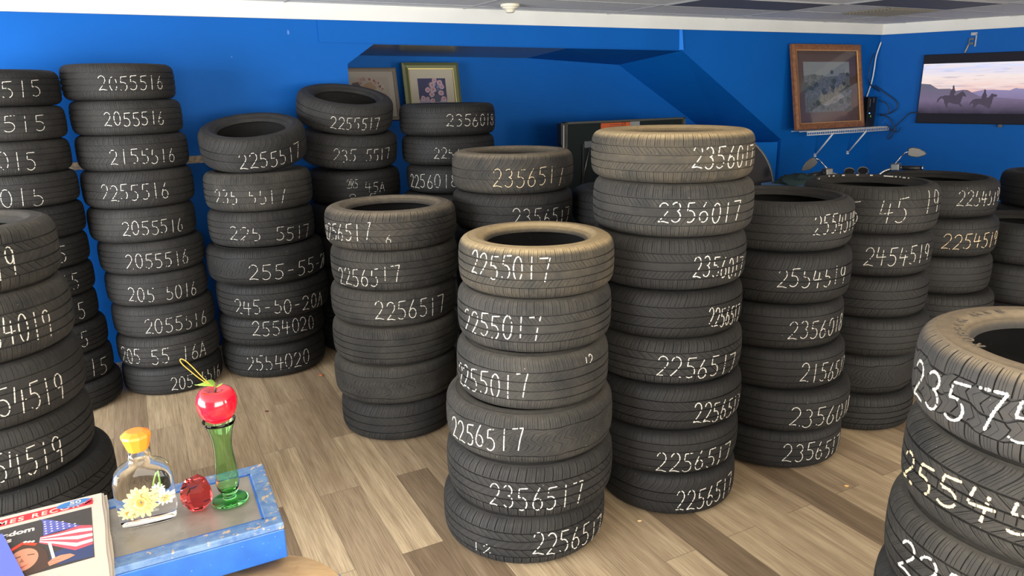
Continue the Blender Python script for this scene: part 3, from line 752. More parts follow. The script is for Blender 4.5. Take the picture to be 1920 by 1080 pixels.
# per stack: phrase used in labels, tread and rubber of every tire from the top down
INFO = {
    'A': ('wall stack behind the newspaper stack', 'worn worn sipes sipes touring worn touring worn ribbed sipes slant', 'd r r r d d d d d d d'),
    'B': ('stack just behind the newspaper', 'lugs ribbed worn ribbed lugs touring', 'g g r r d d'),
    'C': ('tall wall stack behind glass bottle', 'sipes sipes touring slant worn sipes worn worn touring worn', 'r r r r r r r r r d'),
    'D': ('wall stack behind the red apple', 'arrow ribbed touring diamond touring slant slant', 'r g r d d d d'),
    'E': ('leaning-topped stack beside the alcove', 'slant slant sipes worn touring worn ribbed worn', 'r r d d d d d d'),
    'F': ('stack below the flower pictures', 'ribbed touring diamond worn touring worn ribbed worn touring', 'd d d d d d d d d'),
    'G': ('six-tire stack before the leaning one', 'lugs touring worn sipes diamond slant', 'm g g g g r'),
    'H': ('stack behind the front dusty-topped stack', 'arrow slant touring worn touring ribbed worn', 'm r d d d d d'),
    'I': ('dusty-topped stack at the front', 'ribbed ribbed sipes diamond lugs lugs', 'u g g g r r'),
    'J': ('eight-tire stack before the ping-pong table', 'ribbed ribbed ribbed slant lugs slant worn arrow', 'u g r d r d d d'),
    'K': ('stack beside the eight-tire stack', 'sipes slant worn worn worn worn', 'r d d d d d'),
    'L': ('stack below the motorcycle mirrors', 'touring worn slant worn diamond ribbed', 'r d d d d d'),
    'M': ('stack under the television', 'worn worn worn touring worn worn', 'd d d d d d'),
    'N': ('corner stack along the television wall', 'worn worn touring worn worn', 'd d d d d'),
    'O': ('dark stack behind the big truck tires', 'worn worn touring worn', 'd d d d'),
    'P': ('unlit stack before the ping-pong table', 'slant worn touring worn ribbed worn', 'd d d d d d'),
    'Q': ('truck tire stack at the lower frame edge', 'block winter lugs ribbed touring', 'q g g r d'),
}
LOWP = {'D3', 'D4', 'D5', 'D6', 'K0', 'L0', 'L1', 'M0'}
ORD = ['topmost', 'second down', 'third down', 'fourth down', 'fifth down', 'sixth down', 'seventh down', 'eighth down', 'ninth down', 'tenth down']
TILT = {'D0': (rad(-14), rad(1.5), .052, 0), 'E0': (rad(-12), rad(9.5), .080, -.02), 'E1': (rad(-4.5), rad(5), .038, -.01)}   # toward viewer, down to the side, lift, shift
M['rubber_truck'] = rubber('rubber_truck_dusty', (.040, .0395, .039), (.24, .185, .12), .10, .8, .3, top=.80)
RUB = {'r': M['rubber'], 'd': M['rubber_dark'], 'g': M['rubber_grey'], 'u': M['rubber_dusty'], 'q': M['rubber_truck'], 'm': M['rubber_mid']}
ADJ = {'r': 'black', 'd': 'deep black', 'g': 'worn grey-black', 'u': 'dust-covered', 'q': 'brown dusty', 'm': 'dust-topped'}
def tires():
    rnd = random.Random(3)
    for key, rows in STACKS.items():
        phrase, tr, ru = INFO[key]; tr = tr.split(); ru = ru.split()
        for i, (x, y, z, R, Wd, texts) in enumerate(rows):
            kk = key + str(i); lvl = 'bottom' if i == len(rows) - 1 else ORD[i]
            big = max([t for t in texts], key=lambda t: len(t[0]), default=None)
            mark = 'chalked ' + ('R5 and 45A' if kk == 'E2' else big[0]) if big else 'without chalk'
            t = thing('tire', '%s tire %s, %s in %s' % (ADJ[ru[i]], mark, lvl, phrase), 'tire', (x, y, z + Wd / 2), 0, 'tires in the ' + phrase)
            if kk in TILT:
                ax, ay, dz, dx = TILT[kk]
                t.rotation_euler = (-ax, ay, 0); t.location = (x + dx, y, z + Wd / 2 + dz)
            if kk == 'D0': Wd = .225
            if kk == 'J0': Wd = .206; t.location.z = z + Wd / 2
            spin = rnd.uniform(0, 6.28)
            me, grooves = TREADS[tr[i]]
            lp = 'low' if kk in LOWP else 'tall'
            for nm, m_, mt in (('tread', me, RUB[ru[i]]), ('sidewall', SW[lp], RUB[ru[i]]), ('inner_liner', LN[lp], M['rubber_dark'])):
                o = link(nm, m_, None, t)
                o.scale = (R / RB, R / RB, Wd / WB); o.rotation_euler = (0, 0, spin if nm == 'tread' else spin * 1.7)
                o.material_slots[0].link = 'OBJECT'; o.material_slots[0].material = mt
            if texts:
                cm = chalk_mesh(texts, R, Wd, grooves, sum(map(ord, kk)) * 7, {'I': .0050, 'J': .0046, 'Q': .0088, 'G': .0046, 'B': .0046}.get(key, .0038))
                if cm: link('chalk_lettering', cm, [M['chalk'], M['chalk_cream']], t)
def raised_letters(root, text, a0, step, r0, size, R, Wd):
    # brand-free moulded letters on the upward sidewall, each letter turned to its own angle
    vs = []; fs = []
    dg = bpy.context.evaluated_depsgraph_get()
    for k, ch in enumerate(text):
        if ch == ' ': continue
        cu = bpy.data.curves.new('letter', 'FONT'); cu.body = ch; cu.size = size; cu.extrude = .0012; cu.align_x = 'CENTER'; cu.offset = size * .03
        tmp = bpy.data.objects.new('letter', cu); COL.objects.link(tmp); dg.update()
        me = bpy.data.meshes.new_from_object(tmp.evaluated_get(bpy.context.evaluated_depsgraph_get())); bpy.data.objects.remove(tmp)
        a = a0 + step * k; b = len(vs)
        for v in me.vertices:
            rr = r0 + v.co.y; aa = a - v.co.x / r0
            vs.append((rr * cos(aa), rr * sin(aa), Wd / 2 * .996 + v.co.z - .0006))
        fs += [tuple(b + i for i in p.vertices) for p in me.polygons]
    me = bpy.data.meshes.new('sidewall_lettering'); me.from_pydata(vs, [], fs); me.update()
    return link('sidewall_lettering', me, M['rubber_truck'], root)
tires()
for o in list(COL.objects):
    if o.get('category') == 'tire' and 'topmost in truck tire stack' in o['label']:
        raised_letters(o, 'RUBBER HTS', rad(182), rad(-9.5), .262, .042, .369, .2372)

def paint_flecks():
    root = next(o for o in COL.objects if o.get('category') == 'tire' and 'topmost in stack below the motorcycle mirrors' in o['label'])
    rnd = random.Random(12); mb = MB(); hz = .2478 / 2
    for a in (150, 118, 112, 96, 78, 62, 47, 44, 41, 38, 34, 30, 22, 18):
        r = rnd.uniform(.262, .275); da = rnd.uniform(.02, .07); w = .004
        P = [(rr * cos(rad(a) + q), rr * sin(rad(a) + q), hz * zz) for zz in (.93, .985) for rr, q in ((r, 0), (r, da), (r + w, da), (r + w, 0))]
        mb.hexa(P)
    mb.build('paint_flecks', M['chalk'], root, True)
paint_flecks()

# ------------------------------------------------------------------ things on the walls
HORSE1 = [(0.676, 1.668), (0.682, 1.704), (0.706, 1.731), (0.732, 1.733), (0.742, 1.742), (0.795, 1.742), (0.795, 1.779), (0.803, 1.796), (0.816, 1.819), (0.812, 1.837), (0.817, 1.85), (0.829, 1.842), (0.832, 1.819), (0.844, 1.79), (0.849, 1.767), (0.836, 1.761), (0.84, 1.741), (0.857, 1.744), (0.881, 1.761), (0.9, 1.778), (0.914, 1.787), (0.931, 1.772), (0.954, 1.737), (0.953, 1.724), (0.937, 1.732), (0.924, 1.734), (0.917, 1.709), (0.913, 1.68), (0.907, 1.657), (0.929, 1.634), (0.93, 1.61), (0.915, 1.622), (0.896, 1.645), (0.854, 1.648), (0.81, 1.662), (0.794, 1.665), (0.787, 1.639), (0.796, 1.61), (0.781, 1.604), (0.766, 1.633), (0.752, 1.662), (0.742, 1.698), (0.718, 1.715), (0.7, 1.692), (0.687, 1.668)]
HORSE2 = [(0.992, 1.637), (1.002, 1.668), (1.023, 1.697), (1.052, 1.706), (1.103, 1.706), (1.098, 1.725), (1.106, 1.753), (1.115, 1.776), (1.112, 1.796), (1.119, 1.805), (1.13, 1.796), (1.133, 1.776), (1.142, 1.747), (1.15, 1.738), (1.144, 1.731), (1.147, 1.712), (1.166, 1.719), (1.178, 1.742), (1.19, 1.762), (1.2, 1.755), (1.236, 1.747), (1.242, 1.73), (1.225, 1.723), (1.21, 1.725), (1.204, 1.696), (1.203, 1.663), (1.195, 1.634), (1.195, 1.606), (1.177, 1.6), (1.16, 1.617), (1.122, 1.637), (1.085, 1.651), (1.062, 1.634), (1.046, 1.605), (1.03, 1.611), (1.033, 1.64), (1.023, 1.662), (1.01, 1.645)]
NEARHILL = [(0.513, 1.87), (0.592, 1.863), (0.64, 1.83), (0.674, 1.813), (0.791, 1.814), (0.846, 1.79), (0.917, 1.801), (0.959, 1.798), (1.003, 1.771), (1.079, 1.731), (1.483, 1.696)]
FARHILL = [(0.993, 1.771), (1.052, 1.786), (1.1, 1.796), (1.199, 1.798), (1.346, 1.79), (1.377, 1.807), (1.4, 1.815), (1.42, 1.808), (1.467, 1.806)]
TVC = [(0.477, 2.175), (0.546, 1.44), (0.489, 2.079), (0.536, 1.567)]
CABLES = [[(0.01, 1.861), (0.148, 1.763), (0.26, 1.679), (0.275, 1.601), (0.208, 1.546), (0.107, 1.515)], [(0.105, 1.539), (0.215, 1.486), (0.277, 1.39), (0.28, 1.317), (0.241, 1.254), (0.217, 1.266), (0.244, 1.334), (0.293, 1.402), (0.367, 1.488), (0.427, 1.548), (0.525, 1.555)], [(0.13, 1.417), (0.196, 1.351), (0.254, 1.34), (0.283, 1.39)], [(0.099, 1.691), (0.172, 1.655), (0.214, 1.589), (0.208, 1.54)]]
WHITECABLE = [(8.473, 2.342), (8.416, 2.189), (8.406, 2.041), (8.385, 1.892), (8.309, 1.682)]
BLACKWALLCABLE = [(8.332, 2.218), (8.291, 2.13), (8.276, 1.952), (8.328, 1.874), (8.462, 1.812), (8.546, 1.774)]

def emis(name, col, s=1.0):
    m = mat(name, (0, 0, 0), .5, .1, emit=col, estr=s); return m
def television():
    x0, z0, x1, z1 = .490, 1.437, 1.80, 2.181
    O = RW(x0, 0, z0)
    t = thing('television', 'wall-mounted black television showing two horse riders at dusk', 'television', O)
    def P(d, o, z): return RW(d, o, z) - O
    def slab(mb, a, b, c, d, o0, o1, mi=0):
        mb.hexa([P(a, o0, c), P(b, o0, c), P(b, o1, c), P(a, o1, c), P(a, o0, d), P(b, o0, d), P(b, o1, d), P(a, o1, d)], mi)
    mb = MB(); slab(mb, x0, x1, z0, z1, .025, .050); mb.build('housing', mat('matte_black', (.006, .006, .006), .6, .15), t, True, .003)
    mb = MB(); slab(mb, x0 + .35, x1 - .35, z0 + .2, z1 - .2, .0, .025); mb.build('wall_mount', M['black_plastic'], t, True)
    mb = MB(); slab(mb, 1.29, 1.33, z0 - .03, z0, .03, .05); mb.build('sensor_tab', M['black_plastic'], t, True)
    scr = emis('screen_black', (.008, .007, .011), 1.0)
    b = scr.node_tree.nodes['Principled BSDF']; b.inputs['Base Color'].default_value = (.004, .004, .005, 1); b.inputs['Roughness'].default_value = .5; b.inputs['Specular IOR Level'].default_value = .05
    mb = MB(); slab(mb, x0 + .008, x1 - .008, z0 + .012, z1 - .008, .049, .0515); sc = mb.build('screen', scr, t, True)
    # the film still, shown by the screen
    zt, zb = 2.083, 1.548
    m = mat('film_sky', (0, 0, 0), .5, .1); nt, N, L, B = NT(m)
    v = coords(nt); zz = sep(nt, v)[2]
    f = math_(nt, 'DIVIDE', math_(nt, 'SUBTRACT', zz, 1.80 - z0), zt - 1.80)
    grad = ramp(nt, f, [(0, (.80, .50, .47)), (.25, (.86, .66, .62)), (.5, (.88, .76, .74)), (.78, (.62, .66, .92)), (1, (.78, .80, .96))])
    mp = N.new('ShaderNodeMapping'); mp.inputs['Scale'].default_value = (2.2, 2.2, 26); L.new(v, mp.inputs['Vector'])
    cl = ramp(nt, noise(nt, mp.outputs[0], 1.6, 5), [(.42, (0, 0, 0)), (.62, (1, 1, 1))])
    c = mixc(nt, math_(nt, 'MULTIPLY', cl, .75), grad, (.86, .74, .72)); mp2 = N.new('ShaderNodeMapping'); mp2.inputs['Scale'].default_value = (3, 3, 40); mp2.inputs['Location'].default_value = (3, 1, 5); L.new(v, mp2.inputs['Vector'])
    dk = ramp(nt, noise(nt, mp2.outputs[0], 1.2, 4), [(.55, (0, 0, 0)), (.7, (1, 1, 1))])
    c = mixc(nt, math_(nt, 'MULTIPLY', dk, .55), c, (.40, .36, .50))
    L.new(c, B.inputs['Emission Color']); B.inputs['Emission Strength'].default_value = .78
    def art(name, pts, o, m, ):
        mb = MB(); mb.prism([P(d, o, z) for d, z in pts], NR * .0003); mb.build(name, m, sc, True)
    art('film_sky', [(x0 + .008, 1.74), (x1 - .008, 1.74), (x1 - .008, zt), (x0 + .008, zt)], .0517, m)
    def grd(name, a, bcol, c_):
        m = mat(name, (0, 0, 0), .5, .1); nt, N, L, B = NT(m)
        f = math_(nt, 'DIVIDE', math_(nt, 'SUBTRACT', sep(nt, coords(nt))[2], zb - z0), 1.86 - zb)
        n_ = noise(nt, coords(nt), 9, 4); f = math_(nt, 'ADD', f, math_(nt, 'MULTIPLY', math_(nt, 'SUBTRACT', n_, .5), .22))
        L.new(ramp(nt, f, [(0, a), (.45, bcol), (1, c_)]), B.inputs['Emission Color']); B.inputs['Emission Strength'].default_value = .78
        return m
    art('film_far_hills', [(.60, zb), (x1 - .008, zb)] + [(x1 - .008, 1.80), (1.60, 1.81)] + FARHILL[::-1] + [(.60, 1.78)], .0522, grd('film_mist', (.035, .028, .05), (.22, .17, .31), (.30, .27, .46)))
    art('film_near_hill', [(x0 + .008, zb), (x1 - .008, zb), (x1 - .008, 1.69)] + NEARHILL[::-1] + [(x0 + .008, NEARHILL[0][1])], .0527, grd('film_near', (.030, .025, .045), (.17, .13, .22), (.13, .125, .18)))
    dark = emis('film_silhouette', (.052, .040, .062))
    art('film_rider', HORSE1, .0532, dark); art('film_rider', HORSE2, .0532, dark)
    # bracket above the set
    q = thing('wall_bracket', 'small black bracket with bare metal plate above the television', 'bracket', RW(.93, 0, 2.30))
    P2 = lambda d, o, z: RW(d, o, z) - RW(.93, 0, 2.30)
    def s2(mb, a, b, c, d, o0, o1): mb.hexa([P2(a, o0, c), P2(b, o0, c), P2(b, o1, c), P2(a, o1, c), P2(a, o0, d), P2(b, o0, d), P2(b, o1, d), P2(a, o1, d)])
    mb = MB(); s2(mb, .905, .965, 2.365, 2.395, 0, .012); s2(mb, .952, .965, 2.25, 2.38, 0, .012); mb.build('metal_plate', mat('dull_plate', (.30, .32, .36), .5), q, True)
    mb = MB(); s2(mb, .90, .945, 2.318, 2.338, 0, .03); s2(mb, .90, .945, 2.272, 2.292, 0, .03); s2(mb, .895, .908, 2.265, 2.335, 0, .02); mb.build('clamp', M['black_plastic'], q, True)
    mb = MB(); mb.tube([P2(.90, .015, 2.28), P2(.89, .02, 2.24), P2(.875, .03, 2.19)], .006, 8); mb.build('strap', mat('tan_strap', (.5, .36, .16), .7), q)
television()

def cable(name, pts, r, m, label, parent=None):
    mb = MB(); mb.tube(smooth_path(pts, 6), r, 8); o = mb.build(name, m, parent)
    if parent is None: tag(o, label, 'cable')
    return o
def glass_mat(name, col=(1, 1, 1), rough=0.0, ior=1.5):
    return mat(name, col, rough, .5, 0, 1.0, ior)
M['picture_glass'] = mat('picture_glass', (1, 1, 1), .02, .5, 0, 1.0, 1.3)

def picture(label, base, ex, up, w, h, fw, fd, fm, mat_w, mat_m, art, glass=True, inner=None, group=None):
    """framed picture: base = middle of its lower edge, ex = to its right, up = along its face"""
    R = frame_of(ex, up); R4 = R.to_4x4()
    t = thing('framed_picture', label, 'picture', base, group=group, rot=R.to_euler())
    def rail(mb, p, q, inn):
        pass
    mb = MB()
    O = [(-w / 2, 0), (w / 2, 0), (w / 2, h), (-w / 2, h)]; I = [(-w / 2 + fw, fw), (w / 2 - fw, fw), (w / 2 - fw, h - fw), (-w / 2 + fw, h - fw)]
    mid = [((a + c) / 2, (b + d) / 2) for (a, b), (c, d) in zip(O, I)]
    for k in range(4):
        j = (k + 1) % 4
        vs = [(*O[k], 0), (*O[j], 0), (*O[j], fd * .75), (*O[k], fd * .75), (*mid[k], fd), (*mid[j], fd), (*I[k], fd * .7), (*I[j], fd * .7), (*I[k], 0), (*I[j], 0)]
        mb.add(vs, [(0, 1, 2, 3), (3, 2, 5, 4), (4, 5, 7, 6), (6, 7, 9, 8), (8, 9, 1, 0)])
    mb.build('frame', fm, t, True)
    if inner:
        mb = MB(); g = .006
        for k in range(4):
            j = (k + 1) % 4
            sh = lambda p: (p[0] - math.copysign(g, p[0]), p[1] + (g if p[1] < h / 2 else -g))
            mb.hexa([(*I[k], fd * .5), (*I[j], fd * .5), (*sh(I[j]), fd * .5), (*sh(I[k]), fd * .5), (*I[k], fd * .78), (*I[j], fd * .78), (*sh(I[j]), fd * .72), (*sh(I[k]), fd * .72)])
        mb.build('inner_slip', inner, t, True)
    a, b, c, d = I[0][0], I[0][1], I[2][0], I[2][1]
    mb = MB(); mb.box(((a + c) / 2, (b + d) / 2, .004), (c - a, d - b, .004)); mb.build('mount_board', mat_m, t)
    mb = MB(); art(mb, a + mat_w, b + mat_w, c - mat_w, d - mat_w, .0065); pr = mb.build('print', art.mats, t)
    if glass:
        mb = MB(); mb.box(((a + c) / 2, (b + d) / 2, fd * .55), (c - a, d - b, .002)); mb.build('glass', M['picture_glass'], t)
    return t
def disc(mb, x, y, r, z, mi, n=9, sy=1.0, rnd=random):
    ph = rnd.random() * 6
    mb.add([(x + r * cos(2 * PI * k / n + ph) * rnd.uniform(.85, 1.1), y + sy * r * sin(2 * PI * k / n + ph) * rnd.uniform(.85, 1.1), z) for k in range(n)], [tuple(range(n))], mi)
def art_landscape(mb, a, b, c, d, z):
    mb.poly([(a, b, z), (c, b, z), (c, d, z), (a, d, z)], 0)
    P = lambda x, y, k: (a + (c - a) * x, b + (d - b) * y, z + .0004 * k)
    mb.poly([P(0, .72, 1), P(.2, .76, 1), P(.5, .70, 1), P(1, .74, 1), P(1, 1, 1), P(0, 1, 1)], 1)
    mb.poly([P(.28, .18, 1), P(.34, .40, 1), P(.5, .50, 1), P(.86, .56, 1), P(.9, .5, 1), P(.74, .40, 1), P(.86, .30, 1), P(.66, .18, 1), P(.45, .12, 1)], 2)
    r = random.Random(4)
    for k in range(46):
        x, y = r.random(), r.uniform(.40, .80) if r.random() < .8 else r.uniform(.04, .26)
        p = P(x, y, 2); disc(mb, p[0], p[1], r.uniform(.02, .075) * (c - a), z + .0009 + k * 1e-5, r.choice([3, 3, 3, 4]), 9, .75, r)
art_landscape.mats = [mat('print_ground', (.12, .14, .16), .7), mat('print_sky', (.24, .27, .29), .7), mat('print_path', (.27, .265, .25), .7), mat('print_foliage', (.045, .075, .085), .7), mat('print_haze', (.15, .17, .24), .7), mat('print_shadow', (.02, .03, .04), .7)]
for q_, (ca, cb) in {0: ((.07, .085, .10), (.17, .19, .21)), 2: ((.17, .165, .155), (.34, .33, .31)), 3: ((.022, .036, .042), (.085, .115, .125)), 4: ((.075, .09, .14), (.17, .18, .25))}.items():
    nt, N, L, B = NT(art_landscape.mats[q_]); L.new(ramp(nt, noise(nt, coords(nt), 38, 5, .65), [(.35, ca), (.65, cb)]), B.inputs['Base Color'])
def rose(mb, x, y, r, z, rnd, cols):
    disc(mb, x, y, r, z, cols[0], 11, .95, rnd); disc(mb, x - r * .1, y + r * .1, r * .68, z + .0002, cols[1], 10, .95, rnd); disc(mb, x + r * .05, y, r * .38, z + .0004, cols[2], 8, .95, rnd)
def art_vase(mb, a, b, c, d, z):
    mb.poly([(a, b, z), (c, b, z), (c, d, z), (a, d, z)], 0); r = random.Random(9)
    P = lambda x, y: (a + (c - a) * x, b + (d - b) * y)
    mb.poly([(*P(0, 0), z + .0002), (*P(1, 0), z + .0002), (*P(1, .13), z + .0002), (*P(0, .17), z + .0002)], 5)
    mb.poly([(*P(.55, .06), z + .0004), (*P(.73, .06), z + .0004), (*P(.77, .22), z + .0004), (*P(.69, .36), z + .0004), (*P(.58, .36), z + .0004), (*P(.52, .22), z + .0004)], 4)
    for k in range(26): disc(mb, *P(r.uniform(.38, .9), r.uniform(.42, .86)), .05 * (c - a), z + .0005 + k * 1e-5, r.choice([4, 6]), 7, 1, r)
    for (x, y, q) in [(.5, .74, .11), (.6, .92, .09), (.78, .82, .11), (.33, .55, .10), (.52, .56, .11), (.84, .66, .09), (.46, .36, .10), (.80, .42, .10), (.14, .22, .09), (.30, .20, .07), (.47, .12, .09), (.88, .18, .10)]:
        rose(mb, *P(x, y), q * (c - a), z + .001, r, (1, 2, 3))
art_vase.mats = [mat('print_deep_blue', (.028, .028, .085), .7), mat('rose_pale', (.33, .26, .30), .7), mat('rose_pink', (.36, .22, .26), .7), mat('rose_heart', (.27, .12, .17), .7), mat('print_leaf', (.05, .06, .10), .7), mat('print_tablecloth', (.22, .19, .28), .7), mat('print_bluebloom', (.13, .15, .32), .7)]  # alcove shade is mixed into these print colours
def art_wreath(mb, a, b, c, d, z):
    mb.poly([(a, b, z), (c, b, z), (c, d, z), (a, d, z)], 0); r = random.Random(2)
    cx, cy = (a + c) / 2, (b + d) / 2; rx, ry = (c - a) * .38, (d - b) * .40
    for k in range(70):
        th = r.uniform(0, 6.28); q = r.uniform(.86, 1.14)
        rose(mb, cx + rx * q * cos(th), cy + ry * q * sin(th), r.uniform(.010, .024), z + .0004 + k * 1e-5, r, r.choice([(1, 2, 3), (2, 1, 3), (4, 2, 1), (5, 5, 4)]))
    disc(mb, cx - .04, cy + .02, .075, z + .0015, 6, 14, .8, r); disc(mb, cx - .09, cy + .07, .042, z + .0019, 7, 12, .9, r); disc(mb, cx + .03, cy + .06, .06, z + .0017, 6, 12, .8, r)
art_wreath.mats = [mat('shaded_print_cream', (.24, .215, .185), .7), mat('bloom_rose', (.22, .12, .11), .7), mat('bloom_pale', (.30, .23, .20), .7), mat('bloom_dark', (.12, .05, .06), .7), mat('bloom_green', (.12, .14, .10), .7), mat('shaded_bloom_white', (.32, .29, .26), .7), mat('puppy_tan', (.22, .14, .085), .7), mat('puppy_dark', (.06, .045, .045), .7)]  # wreath colours darkened to carry the shade of the alcove
def wood_mat(name, a, b, scale=(3, 40, 40), rz=0, rough=.45):
    m = mat(name, a, rough); nt, N, L, B = NT(m); mp = N.new('ShaderNodeMapping'); mp.inputs['Scale'].default_value = scale; mp.inputs['Rotation'].default_value = (0, 0, rz); L.new(coords(nt), mp.inputs['Vector'])
    L.new(ramp(nt, noise(nt, mp.outputs[0], 2, 5), [(.3, a), (.7, b)]), B.inputs['Base Color']); return m
def pictures():
    oak = wood_mat('red_oak_frame', (.14, .050, .018), (.26, .11, .042), (14, 14, 14))
    lo, hi = W(7.515, .20, 1.41), W(7.515, .035, 2.30)
    picture('large wooden framed landscape print leaning on the wire corner shelf', lo, DV, hi - lo, 1.10, .905, .062, .045, oak, .12, mat('brown_mount', (.10, .060, .055), .75), art_landscape, True, mat('gilt_slip', (.55, .30, .10), .4))
    gg = mat('green_gilt_frame', (.11, .12, .055), .35, .5, .3)
    lo, hi = W(3.115, -.53, 1.642), W(3.115, -.62, 2.135)
    picture('gilt and green framed print of pink roses in a vase', lo, DV, hi - lo, .545, .50, .052, .03, gg, .085, mat('shaded_cream_mount', (.34, .31, .25), .8), art_vase, False, mat('gold_slip', (.55, .45, .16), .35, .5, .6))  # cream mount holds the alcove's shade in its colour
    tf = mat('taupe_frame', (.15, .125, .10), .55)
    lo, hi = W(2.52, -.60, 1.642), W(2.52, -.69, 2.095)
    picture('taupe framed flower wreath print half hidden by the alcove edge', lo, DV, hi - lo, .58, .46, .03, .022, tf, .05, mat('shaded_ivory_mount', (.27, .245, .215), .8), art_wreath, False)  # ivory mount also darkened for the shade in the alcove
pictures()

def corner_shelf():
    O = W(7.1, 0, 1.375); t = thing('wire_shelf', 'white wire corner shelf with two slanted braces under the landscape print', 'shelf', O)
    P = lambda s, q, z: W(s, q, z) - O
    s0, s1, dp = 7.14, 8.50, .225
    mb = MB()
    for q, z in ((.01, 1.385), (.12, 1.385), (dp, 1.385), (dp, 1.352)): mb.tube([P(s0, q, z), P(s1, q, z)], .0045, 6)
    mb.build('long_wires', M['white_wire'], t)
    mb = MB(); n = 46
    for k in range(n + 1):
        s = s0 + (s1 - s0) * k / n; mb.tube([P(s, .01, 1.391), P(s, dp, 1.391), P(s, dp + .003, 1.352)], .0034, 5)
    mb.build('cross_wires', M['white_wire'], t)
    for s in (7.56, 8.115):
        mb = MB(); mb.tube([P(s, dp, 1.36), P(s, .012, 1.10)], .009, 8); mb.box(P(s, .008, 1.10), (.02, .02, .04), RZ); mb.build('brace', M['white_wire'], t)
    O = W(8.26, .11, 1.396); r = thing('router', 'black upright router with blue indicator on the wire shelf', 'router', O)
    Q = lambda s, q, z: W(8.26 + s, .11 + q, 1.396 + z) - O
    mb = MB(); mb.box(Q(.02, 0, .17), (.15, .07, .34), RZ); mb.build('case', M['black_gloss'], r, False, .012)
    mb = MB(); mb.box(Q(-.03, .037, .27), (.006, .004, .09), RZ); mb.box(Q(.03, .037, .30), (.006, .004, .05), RZ); mb.build('vent_marks', mat('grey_plastic', (.12, .12, .12), .4), r)
    mb = MB(); mb.box(Q(-.02, .037, .155), (.016, .004, .010), RZ); mb.build('status_light', emis('blue_led', (.12, .35, 1), 2.5), r)
    mb = MB(); mb.box(Q(.005, .037, .12), (.012, .004, .022), RZ); mb.build('port_light', emis('green_led', (.12, .3, .05), .6), r)
    cable('white_cable', [W(s, .02, z) for s, z in WHITECABLE], .008, M['white_wire'], 'white cable running down the room corner beside the landscape print')
    lab = ['thin black cable looping out from the router top', 'black cable drooping under the shelf then up to the television', 'short black cable hanging below the wire shelf end', 'black cable curled close beside the router']
    for c, l in zip(CABLES, lab):
        cable('black_cable', [RW(d, .05 + .02 * lab.index(l), z) for d, z in [(d + (.07 if lab.index(l) == 2 else 0), z) for d, z in c]], .0055, M['black_plastic'], l)
    cable('black_cable', [W(s, .05, z) for s, z in BLACKWALLCABLE], .0055, M['black_plastic'], 'black cable hanging beside the landscape print frame')
corner_shelf()

# ------------------------------------------------------------------ things standing at the back
def ping_pong():
    O = W(4.86, -.03, 0); t = thing('ping_pong_table', 'folded dark green ping-pong table half with orange warning sticker', 'table', O)
    P = lambda s, q, z: W(s, q, z) - O
    green = mat('dark_green_board', (.006, .012, .012), .6, .2); blk = M['black_plastic']
    def slab(mb, a, b, c, d, q0, q1, mi=0): mb.hexa([P(a, q0, c), P(b, q0, c), P(b, q1, c), P(a, q1, c), P(a, q0, d), P(b, q0, d), P(b, q1, d), P(a, q1, d)], mi)
    mb = MB(); slab(mb, 4.20, 5.60, .22, 1.58, -.05, -.03); mb.build('table_top', green, t, True)
    mb = MB()
    slab(mb, 4.185, 4.21, .22, 1.59, -.06, .0); slab(mb, 5.59, 5.615, .22, 1.59, -.06, .0); slab(mb, 4.185, 5.615, 1.572, 1.59, -.06, .0); slab(mb, 4.185, 5.615, .22, .245, -.06, .0)
    mb.build('edge_frame', mat('dark_olive_frame', (.055, .055, .045), .5), t, True)
    mb = MB(); slab(mb, 4.125, 4.185, 1.40, 1.582, -.05, .02); mb.prism([P(4.125, -.05, 1.40), P(4.185, -.05, 1.40), P(4.155, -.05, 1.33)], -NB * .07); mb.build('corner_bracket', blk, t, True)
    mb = MB(); mb.tube([P(4.155, .01, 1.565), P(4.150, .012, .05)], .012, 10); mb.build('leg', mat('pale_tube', (.42, .40, .37), .45), t)
    mb = MB(); mb.tube([P(5.56, .0, 1.2), P(5.56, .02, .05)], .012, 10); mb.build('leg', mat('dark_tube', (.03, .03, .03), .45), t)
    for s in (4.15, 5.56):
        mb = MB(); mb.lathe([(0, -.016), (.045, -.016), (.05, -.01), (.05, .01), (.045, .016), (0, .016)], 24, P(s, .012, .05), frame_of(NB, UP)); mb.build('wheel', blk, t, True)
    mb = MB(); slab(mb, 4.41, 4.49, 1.345, 1.405, -.03, -.018); br = mb.build('bracket_plate', mat('dull_metal', (.15, .17, .18), .4, .5, .6), t, True)
    mb = MB(); mb.tube([P(4.47, -.02, 1.35), P(4.38, -.015, 1.0)], .006, 6); mb.build('strut', M['steel'], br)
    mb = MB(); slab(mb, 4.385, 4.405, .9, 1.38, -.03, -.015); mb.build('side_strut', blk, t, True)
    mb = MB(); slab(mb, 4.60, 4.945, 1.46, 1.565, -.03, -.027); stc = mb.build('warning_sticker', mat('orange_sticker', (.50, .085, .015), .6), t, True)
    mb = MB(); slab(mb, 4.945, 5.06, 1.50, 1.568, -.03, -.027); mb.build('grey_sticker', mat('grey_sticker', (.22, .24, .25), .6), t, True)
    ink = mat('sticker_ink', (.10, .015, .005), .6)
    mb = MB()
    for (s, z) in ((4.68, 1.50), (4.865, 1.545)):
        mb.tube([P(s + .022 * cos(a * PI / 6), -.0265, z + .022 * sin(a * PI / 6)) for a in range(13)], .003, 5); mb.tube([P(s - .015, -.0265, z - .015), P(s + .015, -.0265, z + .015)], .003, 5)
    mb.build('prohibition_signs', ink, stc)
    mb = MB()
    for k in range(3): slab(mb, 4.70, 4.83, 1.545 - .016 * k, 1.549 - .016 * k, -.027, -.0262)
    mb.build('print_lines', ink, stc, True)
ping_pong()

